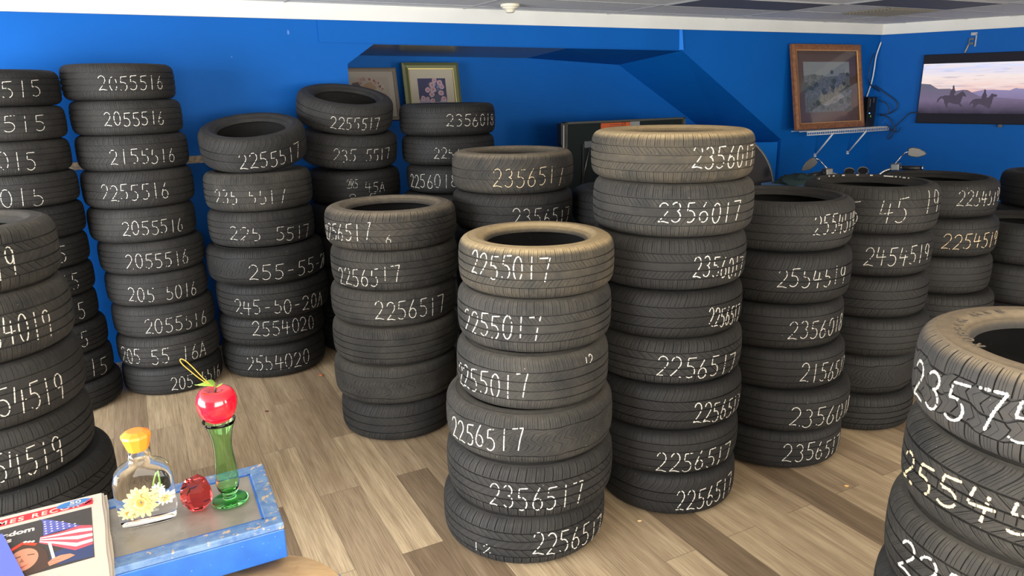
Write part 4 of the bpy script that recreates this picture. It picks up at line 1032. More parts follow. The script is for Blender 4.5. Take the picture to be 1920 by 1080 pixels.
def round_board():
    m = mat('scuffed_black_gloss', (.012, .012, .016), .16, .5); nt, N, L, B = NT(m)
    mp = N.new('ShaderNodeMapping'); mp.inputs['Scale'].default_value = (14, 14, 5); L.new(coords(nt), mp.inputs['Vector'])
    sc = ramp(nt, noise(nt, mp.outputs[0], 2.6, 6, .75), [(.63, (0, 0, 0)), (.72, (1, 1, 1))])
    L.new(mixc(nt, math_(nt, 'MULTIPLY', sc, .5), (.012, .012, .018), (.35, .36, .40)), B.inputs['Base Color'])
    base = Vector((2.01, 6.35, 0)); lean = Vector((.06, .34, 1.46)).normalized()
    R = frame_of(DV * .5 + Vector((.5, 0, 0)), lean)
    t = thing('round_topped_board', 'scuffed glossy black round-topped board behind the tallest center stack', 'board', base, rot=R.to_euler())
    r, h = .50, 1.02
    out = [(-r, 0), (r, 0), (r, h)] + [(r * cos(PI * k / 28), h + .49 * sin(PI * k / 28)) for k in range(1, 28)] + [(-r, h)]
    mb = MB(); mb.prism([(x, y, 0) for x, y in out], (0, 0, .03)); mb.build('panel', m, t, True)
    mb = MB(); mb.tube([(x, y, .015) for x, y in out[1:]], .018, 8); mb.build('edge_band', mat('worn_edge_band', (.10, .095, .09), .4), t)
round_board()

def side_bench():
    O = Vector((2.47, 6.15, 0)); t = thing('side_bench', 'narrow blue bench end holding dark green rags behind tire stacks', 'bench', O, RZ_ANG)
    bl = mat('faded_blue_paint', (.10, .22, .42), .5)
    MB().box((0, 0, 1.055), (.42, .40, .03)).build('bench_top', bl, t)
    for x in (-.18, .18):
        for y in (-.17, .17): MB().box((x, y, .52), (.035, .035, 1.04)).build('leg', bl, t)
    rnd = random.Random(5); mb = MB(); n, mrows = 22, 9; vs = []
    for i in range(mrows):
        ph = PI / 2 * i / (mrows - 1)
        for k in range(n):
            th = 2 * PI * k / n; r = (.15 * cos(ph)) * (1 + .22 * sin(5 * th + i) + .12 * rnd.uniform(-1, 1))
            vs.append((r * 1.25 * cos(th), r * .9 * sin(th), .075 * sin(ph) * (1 + .25 * rnd.uniform(-1, 1))))
    fs = [(i * n + k, i * n + (k + 1) % n, (i + 1) * n + (k + 1) % n, (i + 1) * n + k) for i in range(mrows - 1) for k in range(n)]
    mb.add(vs, fs, 0, True); m = mat('dark_green_cloth', (.02, .045, .045), .85)
    o = mb.build('rag_bundle', m); o.location = O + Vector((.02, 0, 1.071)); tag(o, 'crumpled dark green rags on the blue bench end', 'rags')
side_bench()

def motorcycle():
    hd = Vector((.26, .966, 0)).normalized(); O = Vector((3.10, 5.98, 0))
    t = thing('motorcycle', 'parked dark motorcycle with chrome mirrors in the room corner', 'motorcycle', O + UP * .006, rot=(rad(-5), 0, math.atan2(hd.y, hd.x)))
    mirror_shell = mat('dull_grey_mirror_shell', (.075, .073, .07), .4, .5, .3)
    # local: x forward, y to the rider's left
    blk = M['black_gloss']; rub = M['rubber_dark']; ch = M['chrome']; st = M['steel']
    AX = frame_of((1, 0, 0), (0, 0, 1))
    def wheel(x):
        w = MB().lathe([(.225, -.045), (.28, -.06), (.31, -.045), (.318, 0), (.31, .045), (.28, .06), (.225, .045)], 48, (x, 0, .318), AX, close=True).build('wheel', rub, t)
        MB().lathe([(.205, -.04), (.228, -.042), (.228, .042), (.205, .04)], 40, (x, 0, .318), AX, close=True).build('rim', ch, w)
        MB().tube([(x, -.09, .318), (x, .09, .318)], .035, 14).build('hub', st, w)
        mb = MB()
        for k in range(18):
            a = 2 * PI * k / 18; mb.tube([(x, (-1) ** k * .04, .318), (x + .215 * cos(a), 0, .318 + .215 * sin(a))], .0025, 5)
        mb.build('spokes', ch, w)
    wheel(.74); wheel(-.72)
    def fender(x, a0, a1):
        pr = []; mb = MB(); vs = []
        for k in range(17):
            a = rad(a0 + (a1 - a0) * k / 16)
            for y, d in ((-.075, .335), (-.05, .355), (0, .362), (.05, .355), (.075, .335)): vs.append((x + d * cos(a), y, .318 + d * sin(a)))
        mb.add(vs, [(k * 5 + j, k * 5 + j + 1, k * 5 + j + 6, k * 5 + j + 5) for k in range(16) for j in range(4)], 0, True)
        o = mb.build('fender', blk, t); s_ = o.modifiers.new('thickness', 'SOLIDIFY'); s_.thickness = .004
    fender(.74, 30, 140); fender(-.72, 25, 185)
    for y in (-.095, .095): MB().tube([(.74, y, .318), (.47, y, .93), (.42, y, 1.05)], [.026, .026, .022], 12).build('fork_leg', ch, t)
    mb = MB()
    for y in (-.06, .06):
        mb.tube(smooth_path([(.45, y * .5, .9), (.2, y, .70), (-.2, y, .62), (-.55, y * 1.5, .64)]), .018, 8); mb.tube(smooth_path([(.45, y * .5, .86), (.38, y, .4), (.2, y * 1.6, .24), (-.25, y * 1.6, .24), (-.35, y * 1.4, .45), (-.3, y, .62)]), .018, 8)
        mb.tube([(-.30, y * 1.6, .36), (-.72, .11 * (1 if y > 0 else -1), .318)], .02, 8)
    mb.build('frame', blk, t)
    mb = MB(); mb.box((0, 0, .36), (.42, .26, .20)); mb.lathe([(.085, -.13), (.085, .13)], 20, (0, 0, .36), AX); eng = mb.build('engine', st, t, False, .02)
    for x, an in ((.09, -.35), (-.10, .4)):
        mb = MB(); R = Matrix.Rotation(an, 3, 'Y')
        for k in range(8): mb.lathe([(0, 0), (.085, 0), (.085, .009), (0, .009)], 20, Vector((x, 0, .45)) + R @ Vector((0, 0, .018 * k)), R)
        mb.build('cylinder_fins', st, eng)
    n = 16; vs = []
    for (x, wy, hz, z) in [(.40, .05, .05, .83), (.34, .11, .09, .83), (.2, .15, .12, .81), (.02, .14, .11, .79), (-.12, .08, .06, .76), (-.16, .04, .03, .75)]:
        vs += [(x, wy * cos(2 * PI * k / n), z + hz * sin(2 * PI * k / n)) for k in range(n)]
    mb = MB(); mb.add(vs, [(i * n + k, i * n + (k + 1) % n, (i + 1) * n + (k + 1) % n, (i + 1) * n + k) for i in range(5) for k in range(n)] + [tuple(range(n)), tuple(range(5 * n, 6 * n))], 0, True); mb.build('fuel_tank', blk, t, True)
    vs = []
    for (x, wy, hz, z) in [(-.1, .09, .045, .72), (-.3, .15, .05, .68), (-.5, .15, .055, .70), (-.58, .11, .05, .76), (-.85, .10, .045, .77), (-.92, .06, .03, .76)]:
        vs += [(x, wy * cos(2 * PI * k / n), z + hz * sin(2 * PI * k / n)) for k in range(n)]
    mb = MB(); mb.add(vs, [(i * n + k, i * n + (k + 1) % n, (i + 1) * n + (k + 1) % n, (i + 1) * n + k) for i in range(5) for k in range(n)] + [tuple(range(n)), tuple(range(5 * n, 6 * n))], 0, True); mb.build('seat', M['black_plastic'], t, True)
    MB().tube(smooth_path([(.12, -.13, .42), (.28, -.16, .36), (.22, -.17, .22), (-.2, -.17, .21), (-.95, -.17, .26)]), [.024] * 18 + [.024, .03, .038, .04, .04, .04, .042], 12).build('exhaust', ch, t)
    MB().lathe([(0, -.09), (.05, -.085), (.085, -.03), (.09, .03), (.085, .035), (0, .035)], 28, (.58, 0, .86), frame_of((0, 1, 0), (0, 0, 1)), ).build('headlight', ch, t, True)
    # handlebar group
    mb = MB(); mb.tube(smooth_path([(.36, .0, 1.055), (.35, .12, 1.07), (.33, .20, 1.13), (.28, .30, 1.155), (.20, .43, 1.15)]), .013, 10); mb.tube(smooth_path([(.36, .0, 1.055), (.35, -.12, 1.07), (.33, -.20, 1.13), (.28, -.30, 1.155), (.20, -.43, 1.15)]), .013, 10)
    bar = mb.build('handlebar', ch, t)
    for s in (1, -1):
        MB().tube([(.265, s * .32, 1.155), (.195, s * .445, 1.15)], .020, 14).build('grip', M['black_plastic'], bar)
        MB().tube([(.19, s * .45, 1.15), (.185, s * .462, 1.15)], .022, 14).build('bar_end', ch, bar)
        MB().box((.285, s * .275, 1.165), (.075, .07, .06), Matrix.Rotation(s * .5, 3, 'Z')).build('switch_housing', st, bar, False, .008)
        MB().tube(smooth_path([(.30, s * .29, 1.16), (.34, s * .36, 1.155), (.29, s * .46, 1.14)]), [.009] * 7 + [.008] * 5 + [.007], 8).build('lever', ch, bar)
        stem = smooth_path([(.30, s * .27, 1.19), (.315, s * .31, 1.235), (.30, s * .345, 1.275), (.29, s * .37, 1.285)])
        mi = MB().tube(stem, .006, 8).build('mirror_stem', ch, bar)
        # leaf-shaped mirror head
        o_ = [(.0, -.028), (.03, -.040), (.08, -.044), (.125, -.030), (.150, -.012), (.125, .012), (.08, .034), (.03, .040), (0, .030)]
        if s < 0: y0, z0, k_ = -.365, 1.285, 1
        else: y0, z0, k_ = .365, 1.275, 1
        tilt = -.12 if s < 0 else -.55
        pts = []
        for (a, b_) in o_:
            yy = a * cos(tilt) - b_ * sin(tilt); zz = a * sin(tilt) + b_ * cos(tilt)
            pts.append((.285, y0 + s * yy, z0 + zz))
        MB().prism(pts, (.022, 0, 0)).build('mirror', mirror_shell, mi, True, .006)
    for y in (-.035, .075):
        g = MB().lathe([(0, -.05), (.03, -.05), (.046, -.02), (.048, .012), (.044, .016), (.040, .010), (0, .008)], 28, (.40, y, 1.13), Matrix.Rotation(-.75, 3, 'Y')).build('gauge', ch, bar, True)
        MB().lathe([(0, .010), (.039, .011)], 24, (.40, y, 1.13), Matrix.Rotation(-.75, 3, 'Y')).build('dial', M['black_plastic'], g)
    MB().tube(smooth_path([(.30, -.25, 1.14), (.36, -.2, 1.10), (.42, -.12, 1.0), (.40, -.06, .9)]), .006, 8).build('brake_hose', M['black_plastic'], t)
    MB().tube([(-.1, .10, .25), (.02, .25, .012)], .012, 8).build('kickstand', st, t)
motorcycle()

# ------------------------------------------------------------------ the painted stand and what is on it
STZ = 1.25
SX = Vector((.891, .454, 0)).normalized(); SY = Vector((-SX.y, SX.x, 0))     # along the stand, and away from the viewer
SO = Vector((-.463, 1.175, STZ))                                              # back corner of the top
SROT = math.atan2(SX.y, SX.x)
def SP(x, y, z=0.0): return SO + SX * x + SY * y + UP * z
def stand():
    t = thing('painted_stand', 'tall narrow blue-painted stand with worn edges and grey top', 'stand', SP(0, 0, -STZ), SROT)
    L_, D_, B_ = .66, .211, .026
    blue = mat('stand_blue_paint', (.010, .10, .40), .38); nt, N, L, B = NT(blue)
    v = coords(nt); nick = ramp(nt, noise(nt, v, 150, 3, .6), [(.70, (0, 0, 0)), (.73, (1, 1, 1))])
    c = mixc(nt, ramp(nt, noise(nt, v, 30, 4), [(.3, (0, 0, 0)), (.7, (1, 1, 1))]), (.008, .085, .36), (.014, .115, .45))
    c = mixc(nt, math_(nt, 'MULTIPLY', nick, .5), c, (.45, .60, .85)); L.new(c, B.inputs['Base Color'])
    worn = mat('stand_worn_edge', (.08, .20, .48), .5); nt, N, L, B = NT(worn)
    v = coords(nt); xyz = sep(nt, v)
    c = mixc(nt, ramp(nt, noise(nt, v, 60, 4, .6), [(.35, (0, 0, 0)), (.65, (1, 1, 1))]), (.045, .12, .30), (.13, .225, .38))
    near = ramp(nt, xyz[0], [(.0, (0, 0, 0)), (1, (1, 1, 1))])
    ch = noise(nt, v, 85, 4, .55)
    bias = math_(nt, 'MULTIPLY', math_(nt, 'SUBTRACT', xyz[0], -.16), .5, clamp=True)      # chips gather at the free end
    chip = math_(nt, 'GREATER_THAN', math_(nt, 'ADD', ch, bias), .665)
    c = mixc(nt, chip, c, (.42, .31, .20)); L.new(c, B.inputs['Base Color'])
    grey = mat('grey_laminate', (.19, .175, .15), .28, .5); nt, N, L, B = NT(grey)
    L.new(ramp(nt, noise(nt, coords(nt), 22, 5), [(.3, (.155, .145, .125)), (.7, (.235, .215, .185))]), B.inputs['Base Color'])
    L.new(ramp(nt, noise(nt, coords(nt), 14, 4), [(.3, (.22,) * 3), (.7, (.38,) * 3)]), B.inputs['Roughness'])
    z = STZ
    mb = MB(); mb.box((-L_ / 2, -D_ / 2, z - .006), (L_ - 2 * B_ + .004, D_ - 2 * B_ + .004, .006)); mb.build('top_panel', grey, t)
    mb = MB(); h = .012
    mb.box((-L_ / 2, -B_ / 2, z - h / 2), (L_, B_, h)); mb.box((-L_ / 2, -D_ + B_ / 2, z - h / 2), (L_, B_, h)); mb.box((-B_ / 2, -D_ / 2, z - h / 2), (B_, D_ - 2 * B_, h)); mb.box((-L_ + B_ / 2, -D_ / 2, z - h / 2), (B_, D_ - 2 * B_, h))
    mb.build('top_border', worn, t, False, .002)
    mb = MB(); q = B_ * .2
    for (x, y, a, b_) in ((-L_ / 2, -B_ - .0015, L_ - 2 * B_, .003), (-L_ / 2, -D_ + B_ + .0015, L_ - 2 * B_, .003), (-B_ - .0015, -D_ / 2, .003, D_ - 2 * B_), (-L_ + B_ + .0015, -D_ / 2, .003, D_ - 2 * B_)): mb.box((x, y, z - .0028), (a, b_, .003))
    mb.build('paint_line', blue, t)
    mb = MB(); hh = .052
    mb.box((-L_ / 2, -D_ + .008, z - h - hh / 2), (L_, .016, hh)); mb.box((-L_ / 2, -.008, z - h - hh / 2), (L_, .016, hh)); mb.box((-.008, -D_ / 2, z - h - hh / 2), (.016, D_ - .034, hh)); mb.box((-L_ + .008, -D_ / 2, z - h - hh / 2), (.016, D_ - .034, hh))
    mb.build('apron', blue, t, False, .002)
    for x in (-.020, -L_ + .036):
        for y in (-.034, -.118): MB().box((x, y, (z - h) / 2), (.026, .026, z - h), None).build('leg', blue, t, False, .003)
    MB().box((-L_ / 2, -.076, .30), (L_ - .06, .06, .018)).build('lower_shelf', blue, t)
    MB().box((-L_ / 2, -.076, .012), (L_, .13, .024)).build('base_board', blue, t)
stand()

def bottle():
    loc = Vector((-.586, 1.003, STZ + .0005)); rz = rad(22)
    t = thing('glass_bottle', 'clear flat glass bottle of preserved yellow flowers with orange stopper', 'bottle', loc, rz)
    g = mat('clear_bottle_glass', (1, 1, .98), .0, .5, 0, 1.0, 1.30)
    n = 40
    def ring(hx, hy, z, e=4.0):
        out = []
        for k in range(n):
            a = 2 * PI * k / n; c, s = cos(a), sin(a)
            out.append((hx * math.copysign(abs(c) ** (2 / e), c), hy * math.copysign(abs(s) ** (2 / e), s), z))
        return out
    outer = [(.036, .019, 0, 4), (.040, .0215, .003, 4), (.0415, .0225, .012, 4), (.043, .0235, .055, 4), (.0425, .023, .075, 4), (.039, .022, .088, 3.5), (.031, .020, .097, 3), (.021, .018, .102, 2.5), (.0165, .0165, .106, 2), (.0158, .0158, .112, 2), (.0158, .0158, .1225, 2)]
    vs = []
    for hx, hy, z, e in outer: vs += ring(hx, hy, z, e)
    m = len(outer)
    fs = [(i * n + k, i * n + (k + 1) % n, (i + 1) * n + (k + 1) % n, (i + 1) * n + k) for i in range(m - 1) for k in range(n)]
    fs += [tuple(range(n - 1, -1, -1)), tuple(range((m - 1) * n, m * n))]
    mb = MB(); mb.add(vs, fs, 0, True); mb.build('glass_body', g, t, True)
    # stopper
    om = mat('orange_stopper', (.85, .25, .02), .38, .5); pr = [(0, .1228), (.0150, .1228), (.0165, .127), (.0218, .146), (.0210, .150), (.012, .155), (0, .155)]
    mb = MB(); mb.lathe(pr, 10, (0, 0, 0), None, smooth=False); o = mb.build('stopper', om, t, True, .0012)
    # flowers hanging in the liquid
    def flower(name, c, R, col, heart, npet, face, k0):
        rnd = random.Random(k0); A = frame_of(Vector(face).orthogonal(), Vector(face).cross(Vector(face).orthogonal())); mb = MB()
        for layer in range(4):
            q = npet - layer * 3; ln = R * (1 - .2 * layer)
            for k in range(q):
                a = 2 * PI * k / q + layer * .3 + rnd.uniform(-.08, .08); l = ln * rnd.uniform(.86, 1.08); w = R * .13; up = .10 * R + layer * .16 * R
                d = Vector((cos(a), sin(a), 0)); s = Vector((-sin(a), cos(a), 0)); cc = Vector(c)
                P = lambda r, ww, h: cc + A @ (d * r + s * ww + Vector((0, 0, h)))
                pts = [P(.12 * l, -w * .4, up * .3), P(.12 * l, w * .4, up * .3), P(.6 * l, -w, up), P(.6 * l, w, up), P(.88 * l, -w * .8, up * .9), P(.88 * l, w * .8, up * .9), P(l, 0, up * .8)]
                lo = [p - (A @ Vector((0, 0, .0006))) for p in pts]
                mb.add(pts + lo, [(0, 2, 3, 1), (2, 4, 5, 3), (4, 6, 5), (8, 10, 9, 7), (10, 12, 11, 9), (12, 13, 11), (0, 7, 9, 2), (2, 9, 11, 4), (4, 11, 13, 6), (6, 13, 12, 5), (5, 12, 10, 3), (3, 10, 8, 1), (1, 8, 7, 0)], 0 if layer < 2 else 1)
        mb.build(name, [col, heart], t, True)
    cream = mat('cream_petal', (.84, .70, .34), .6); gold = mat('golden_petal', (.84, .62, .22), .6); white = mat('white_petal', (.90, .88, .74), .6)
    for m_ in (cream, gold, white): m_.node_tree.nodes['Principled BSDF'].inputs['Subsurface Weight'].default_value = 0
    flower('flower', (-.006, -.009, .039), .0275, cream, gold, 17, (0, -1, .25), 1)
    flower('flower', (-.024, -.004, .024), .0150, cream, gold, 14, (-.25, -1, .1), 2)
    flower('flower', (.025, -.002, .036), .0135, white, cream, 13, (.3, -1, .1), 3)
    flower('flower', (.017, .004, .050), .0110, white, white, 12, (.2, -1, .2), 4)
    gr = mat('green_stem', (.20, .42, .06), .5)
    for pts in ([(.012, .004, .040), (.013, .004, .060), (.019, .003, .078)], [(.020, .004, .045), (.022, .003, .062), (.021, .003, .079)]):
        MB().tube(smooth_path(pts), .0011, 8).build('stem', gr, t)
bottle()

def gem():
    t = bpy.data.meshes
    m = mat('red_crystal', (1.0, .10, .10), .0, .5, 0, 1.0, 1.30)
    rnd = random.Random(8); n = 6; vs = []
    rings = [(.0135, 0, 0), (.0215, .008, .0), (.0245, .020, .0), (.0225, .036, .0), (.0175, .049, .25)]
    for r, z, ph in rings: vs += [(r * cos(2 * PI * (k + ph) / n), r * sin(2 * PI * (k + ph) / n) * .92, z) for k in range(n)]
    top = []
    for k in range(n):
        a = 2 * PI * (k + .2) / n; top.append((.0115 * cos(a), .0115 * sin(a) * .9, .0500 + (.0055 if k in (0, 1, 3) else .001)))
    vs += top + [(0.002, -.002, .050)]
    fs = [tuple(range(n - 1, -1, -1))]
    for i in range(5):
        for k in range(n):
            a, b, c, d = i * n + k, i * n + (k + 1) % n, (i + 1) * n + (k + 1) % n, (i + 1) * n + k
            fs += [(a, b, c), (a, c, d)]
    fs += [(5 * n + k, 5 * n + (k + 1) % n, 6 * n) for k in range(n)]
    o = MB().add(vs, fs).build('crystal_ornament', m, None, True)
    o.location = Vector((-.521, 1.032, STZ + .0005)); o.rotation_euler = (0, 0, .3)
    tag(o, 'small faceted red crystal rose beside the green vase foot', 'ornament')
gem()

def vase_and_apple():
    loc = Vector((-.476, 1.052, STZ + .0005))
    g = mat('green_vase_glass', (.66, .95, .60), .0, .5, 0, 1.0, 1.28)
    pr = [(0, .0018), (.010, .0015), (.026, 0), (.0285, .0008), (.0285, .0026), (.024, .0042), (.012, .0062), (.0085, .009), (.0095, .0125), (.0125, .0150), (.0160, .022), (.0180, .033), (.0182, .048), (.0170, .064), (.0152, .082), (.0145, .098), (.0155, .113), (.0185, .128), (.0225, .140), (.0255, .147),
          (.0245, .1475), (.0213, .140), (.0172, .128), (.0141, .113), (.0131, .098), (.0138, .082), (.0156, .064), (.0168, .048), (.0165, .033), (.0143, .0235), (.008, .0185), (0, .0175)]
    v = thing('bud_vase', 'slender green glass bud vase holding up the red apple', 'vase', loc)
    body = [(0, .0152)] + pr[8:] 
    MB().lathe(body, 56).build('bowl', g, v, True)
    gf = mat('deep_green_glass', (.22, .80, .22), .0, .5, 0, 1.0, 1.28)
    MB().lathe([(0, .0010), (.010, .0012), (.026, 0), (.0285, .0008), (.0285, .0028), (.024, .0044), (.012, .0064), (.0085, .009), (.0105, .0125), (.0118, .0148), (0, .0150)], 56).build('foot', gf, v, True)
    a = thing('apple_ornament', 'glossy red artificial apple with gold hanging loop atop green vase', 'ornament', loc + Vector((0, 0, .1745)), .4)
    red = mat('glossy_red', (.62, .004, .020), .14, .5, coat=.6); pr = []
    for k in range(33):
        th = PI * k / 32
        r = .0308 * (sin(th) ** .82) * (1 + .10 * cos(th)); z = .0325 * cos(th)
        if th < .75: z -= .012 * (1 - th / .75) ** 1.3
        if th > PI - .5: z += .006 * (1 - (PI - th) / .5)
        pr.append((max(r, 0), z))
    ap = MB().lathe(pr, 48).build('fruit', red, a, True)
    for v in ap.data.vertices:
        an = math.atan2(v.co.y, v.co.x); f = 1 + .025 * cos(5 * an) * (v.co.z / .03)
        v.co.x *= f; v.co.y *= f
    MB().tube(smooth_path([(0, 0, .016), (.001, 0, .026), (.004, 0, .036)]), [.0016] * 6 + [.0019] * 6 + [.0024], 8).build('stalk', mat('brown_stalk', (.10, .045, .03), .7), a)
    lv = mat('green_leaf', (.26, .48, .05), .5); mb = MB(); vs = []
    for i in range(9):
        f = i / 8; w = .0115 * sin(PI * min(1, f * 1.02)) ** .8 + .0002; x = -.001 - .029 * f; z = .030 + .006 * sin(f * 2.6) - .002 * f
        for s in (-1, 0, 1): vs.append((x + .004 * f * s, s * w * (1 + .1 * (i % 2)), z + .0025 * abs(s) * (1 - f)))
    mb.add(vs, [(i * 3 + j, i * 3 + j + 1, i * 3 + j + 4, i * 3 + j + 3) for i in range(8) for j in range(2)], 0, True)
    o = mb.build('leaf', lv, a); o.rotation_euler = (0, .1, -.4); sm = o.modifiers.new('thickness', 'SOLIDIFY'); sm.thickness = .0006
    mb = MB(); vs = [(.001 + .012 * f, s * .004 * sin(PI * min(1, f + .08)), .029 + .004 * f) for f in (0, .33, .66, 1) for s in (-1, 1)]
    mb.add(vs, [(i * 2, i * 2 + 1, i * 2 + 3, i * 2 + 2) for i in range(3)]); o = mb.build('leaf', lv, a); sm = o.modifiers.new('thickness', 'SOLIDIFY'); sm.thickness = .0006
    pts = smooth_path([(-.002, 0, .030), (-.020, 0, .043), (-.036, .001, .058), (-.046, .002, .068), (-.049, .002, .0745), (-.0465, .001, .0775), (-.040, 0, .075), (-.030, 0, .064), (-.018, 0, .048), (-.004, 0, .031)], 5)
    o = MB().tube(pts, .0008, 6).build('hanging_loop', mat('gold_cord', (.62, .36, .05), .35, .5, .5), a); o.rotation_euler = (0, 0, -.4)
vase_and_apple()

# ------------------------------------------------------------------ newspaper on the stand
def newspaper():
    TR = Vector((-.69687611, 1.06613902, 1.2505)); ed = Vector((.514, -.8577, 0)).normalized(); el = Vector((-.876, -.482, 0)).normalized()
    ex = -el; ey = Vector((-ex.y, ex.x, 0))
    rz = math.atan2(ex.y, ex.x)
    t = thing('newspaper', 'folded newspaper with red masthead and flag photo on the stand', 'newspaper', TR, rz)
    # local: x right (0 at the free edge), y up the page (0 at the top edge)
    sk = ed.dot(ex) / max(1e-6, -ed.dot(ey))
    paper = mat('newsprint', (.53, .475, .41), .85, .2)
    Pt = lambda u, v, z: (-u * .001 + v * .001 * sk, -v * .001, z)
    Hh, Wd = 300, 290
    for k, (o1, o2) in enumerate(((0, 0), (1.5, 2.0), (-.8, 3.4), (2.4, 4.6))):
        z1 = .0095 - k * .0024; z0 = z1 - .0020
        mb = MB(); nseg = 8; vs = []
        for zz in (z0, z1):
            for j in range(nseg + 1):
                v = Hh * j / nseg; wob = .8 * sin(j * 1.7 + k)
                for u in (-o2 + wob - o1, Wd): vs.append(Pt(u, v - (o1 if j == 0 else 0), zz))
        m_ = 2 * (nseg + 1)
        fs = []
        for j in range(nseg):
            a = 2 * j
            fs += [(a, a + 1, a + 3, a + 2), (m_ + a, m_ + a + 2, m_ + a + 3, m_ + a + 1), (a, a + 2, m_ + a + 2, m_ + a), (a + 1, m_ + a + 1, m_ + a + 3, a + 3)]
        fs += [(0, m_, m_ + 1, 1), (2 * nseg, 2 * nseg + 1, m_ + 2 * nseg + 1, m_ + 2 * nseg)]
        mb.add(vs, fs); o = mb.build('front_page' if k == 0 else 'inner_section', paper, t, True)
        if k == 0: page = o
    Z = .0096
    cols = {}
    def C(n, c):
        if n not in cols: cols[n] = mat('ink_' + n, c, .8, .2)
        return cols[n]
    def flat(name, polys, mats, parent, z):
        mb = MB()
        for k, (pts, mi, dz) in enumerate(polys): mb.prism([Pt(u, v, z + dz) for u, v in pts], (0, 0, .00008), mi)
        return mb.build(name, mats, parent, True)
    ban = flat('masthead', [([(13.5, 10), (262, 10), (262, 31), (13.5, 31)], 0, 0), ([(13, 34), (262, 34), (262, 34.6), (13, 34.6)], 1, 0)], [C('red', (.60, .035, .045)), C('grey', (.45, .42, .40))], page, Z)
    def text(s, u, v, size, m, parent, z, bold=0.0, sx=1.0, sp=1.0, align='RIGHT'):
        cu = bpy.data.curves.new('text', 'FONT'); cu.body = s; cu.size = size * .001; cu.extrude = .00004; cu.align_x = align; cu.offset = bold * .001; cu.space_character = sp
        tmp = bpy.data.objects.new('text', cu); COL.objects.link(tmp)
        dg = bpy.context.evaluated_depsgraph_get(); me = bpy.data.meshes.new_from_object(tmp.evaluated_get(dg)); bpy.data.objects.remove(tmp)
        o = link('lettering', me, None, parent); me.materials.clear(); me.materials.append(m)
        o.location = Pt(u, v, z); o.scale = (sx, 1, 1); return o
    white = C('paper_white', (.56, .50, .43))
    text('TIMES RECORD', 17, 27.8, 17.5, white, ban, Z + .00016, .35, 1.0, 1.28)
    bad = flat('anniversary_badge', [([(40 + 25 * cos(k * PI / 10), 14.5 + 10.5 * sin(k * PI / 10)) for k in range(20)], 0, 0)] + [([(18 + x + 4.4 * cos(k * PI / 4), 18 + y + 4.2 * sin(k * PI / 4)) for k in range(8)], 1, .0001) for x, y in ((0, 0), (6, 5), (11, 9), (3, 8), (-1, 4))], [C('badge_blue', (.05, .17, .42)), C('badge_red', (.62, .05, .07))], page, Z + .0003)
    text('50', 30, 16.5, 14, white, bad, Z + .0005, .3, 1.2)
    text('anniversary', 24, 22, 5.5, white, bad, Z + .0005, .05)
    ph = flat('photo', [([(16, 41), (272, 41), (272, 193), (16, 193)], 0, 0)], [C('photo_dark', (.055, .05, .048))], page, Z)
    zf = Z + .00018
    def wav(u0, v0, u1, v1, n=8, amp=2.0, ph=0): return [(u0 + (u1 - u0) * k / n, v0 + (v1 - v0) * k / n + amp * sin(ph + 5.5 * k / n)) for k in range(n + 1)]
    can = [(89, 39), (84, 44), (82, 60), (81, 95)] + [(70, 92), (55, 92), (44, 92), (32, 91)] + [(45, 78), (58, 64), (72, 50)]
    # the flag hangs from its pole: blue canton over waving stripes
    polys = []
    s0 = [(85, 95), (60, 96), (32, 91), (16.5, 100)]; s1 = [(86, 112), (70, 128), (40, 160), (17, 156)]
    n = 7
    for k in range(n):
        f0, f1 = k / n, (k + 1) / n
        mixp = lambda f: [(a[0] + (b_[0] - a[0]) * f, a[1] + (b_[1] - a[1]) * f) for a, b_ in zip(s0, s1)]
        A_, B_ = mixp(f0), mixp(f1); polys.append((A_ + B_[::-1], 1 if k % 2 == 0 else 2, 0))
    polys.append((can, 0, .0001))
    for i in range(6):
        for j in range(6):
            u = 80 - j * 8 - i * .5; v = 52 + i * 7.4 + j * 4.5
            if v < 90 and v > 46 + (82 - u) * .72:
                polys.append(([(u + 2.1 * cos(q * PI / 5 + .3) * (1 if q % 2 else .45), v + 2.1 * sin(q * PI / 5 + .3) * (1 if q % 2 else .45)) for q in range(10)], 2, .0002))
    flat('printed_flag', polys, [C('flag_blue', (.10, .11, .36)), C('flag_red', (.58, .09, .12)), C('flag_white', (.78, .72, .72))], ph, zf)
    flat('printed_sleeve', [([(17, 150), (40, 140), (66, 150), (74, 172), (60, 186), (17, 190)], 0, 0)], [C('navy', (.045, .06, .14))], ph, Z + .00012)
    flat('printed_pole', [([(75, 118), (71, 118), (64, 172), (68, 172)], 0, .0002)], [C('pole', (.66, .62, .56))], ph, zf)
    hand = [(74, 174), (68, 166), (58, 163), (46, 166), (40, 174), (48, 178), (62, 182), (72, 184)]
    flat('printed_hand', [(hand, 0, .00035), ([(72, 178), (60, 180), (60, 180.8), (72, 179)], 1, .00048), ([(71, 172), (58, 173), (58, 173.8), (71, 173)], 1, .00048)], [C('skin', (.56, .25, .16)), C('skin_shade', (.33, .13, .08))], ph, zf)
    face = [(105 + 19 * cos(q * PI / 12), 148 + 30 * sin(q * PI / 12)) for q in range(24)]
    hair = [(128, 112), (108, 100), (88, 112), (76, 140), (70, 185), (84, 191), (128, 191), (132, 150)]
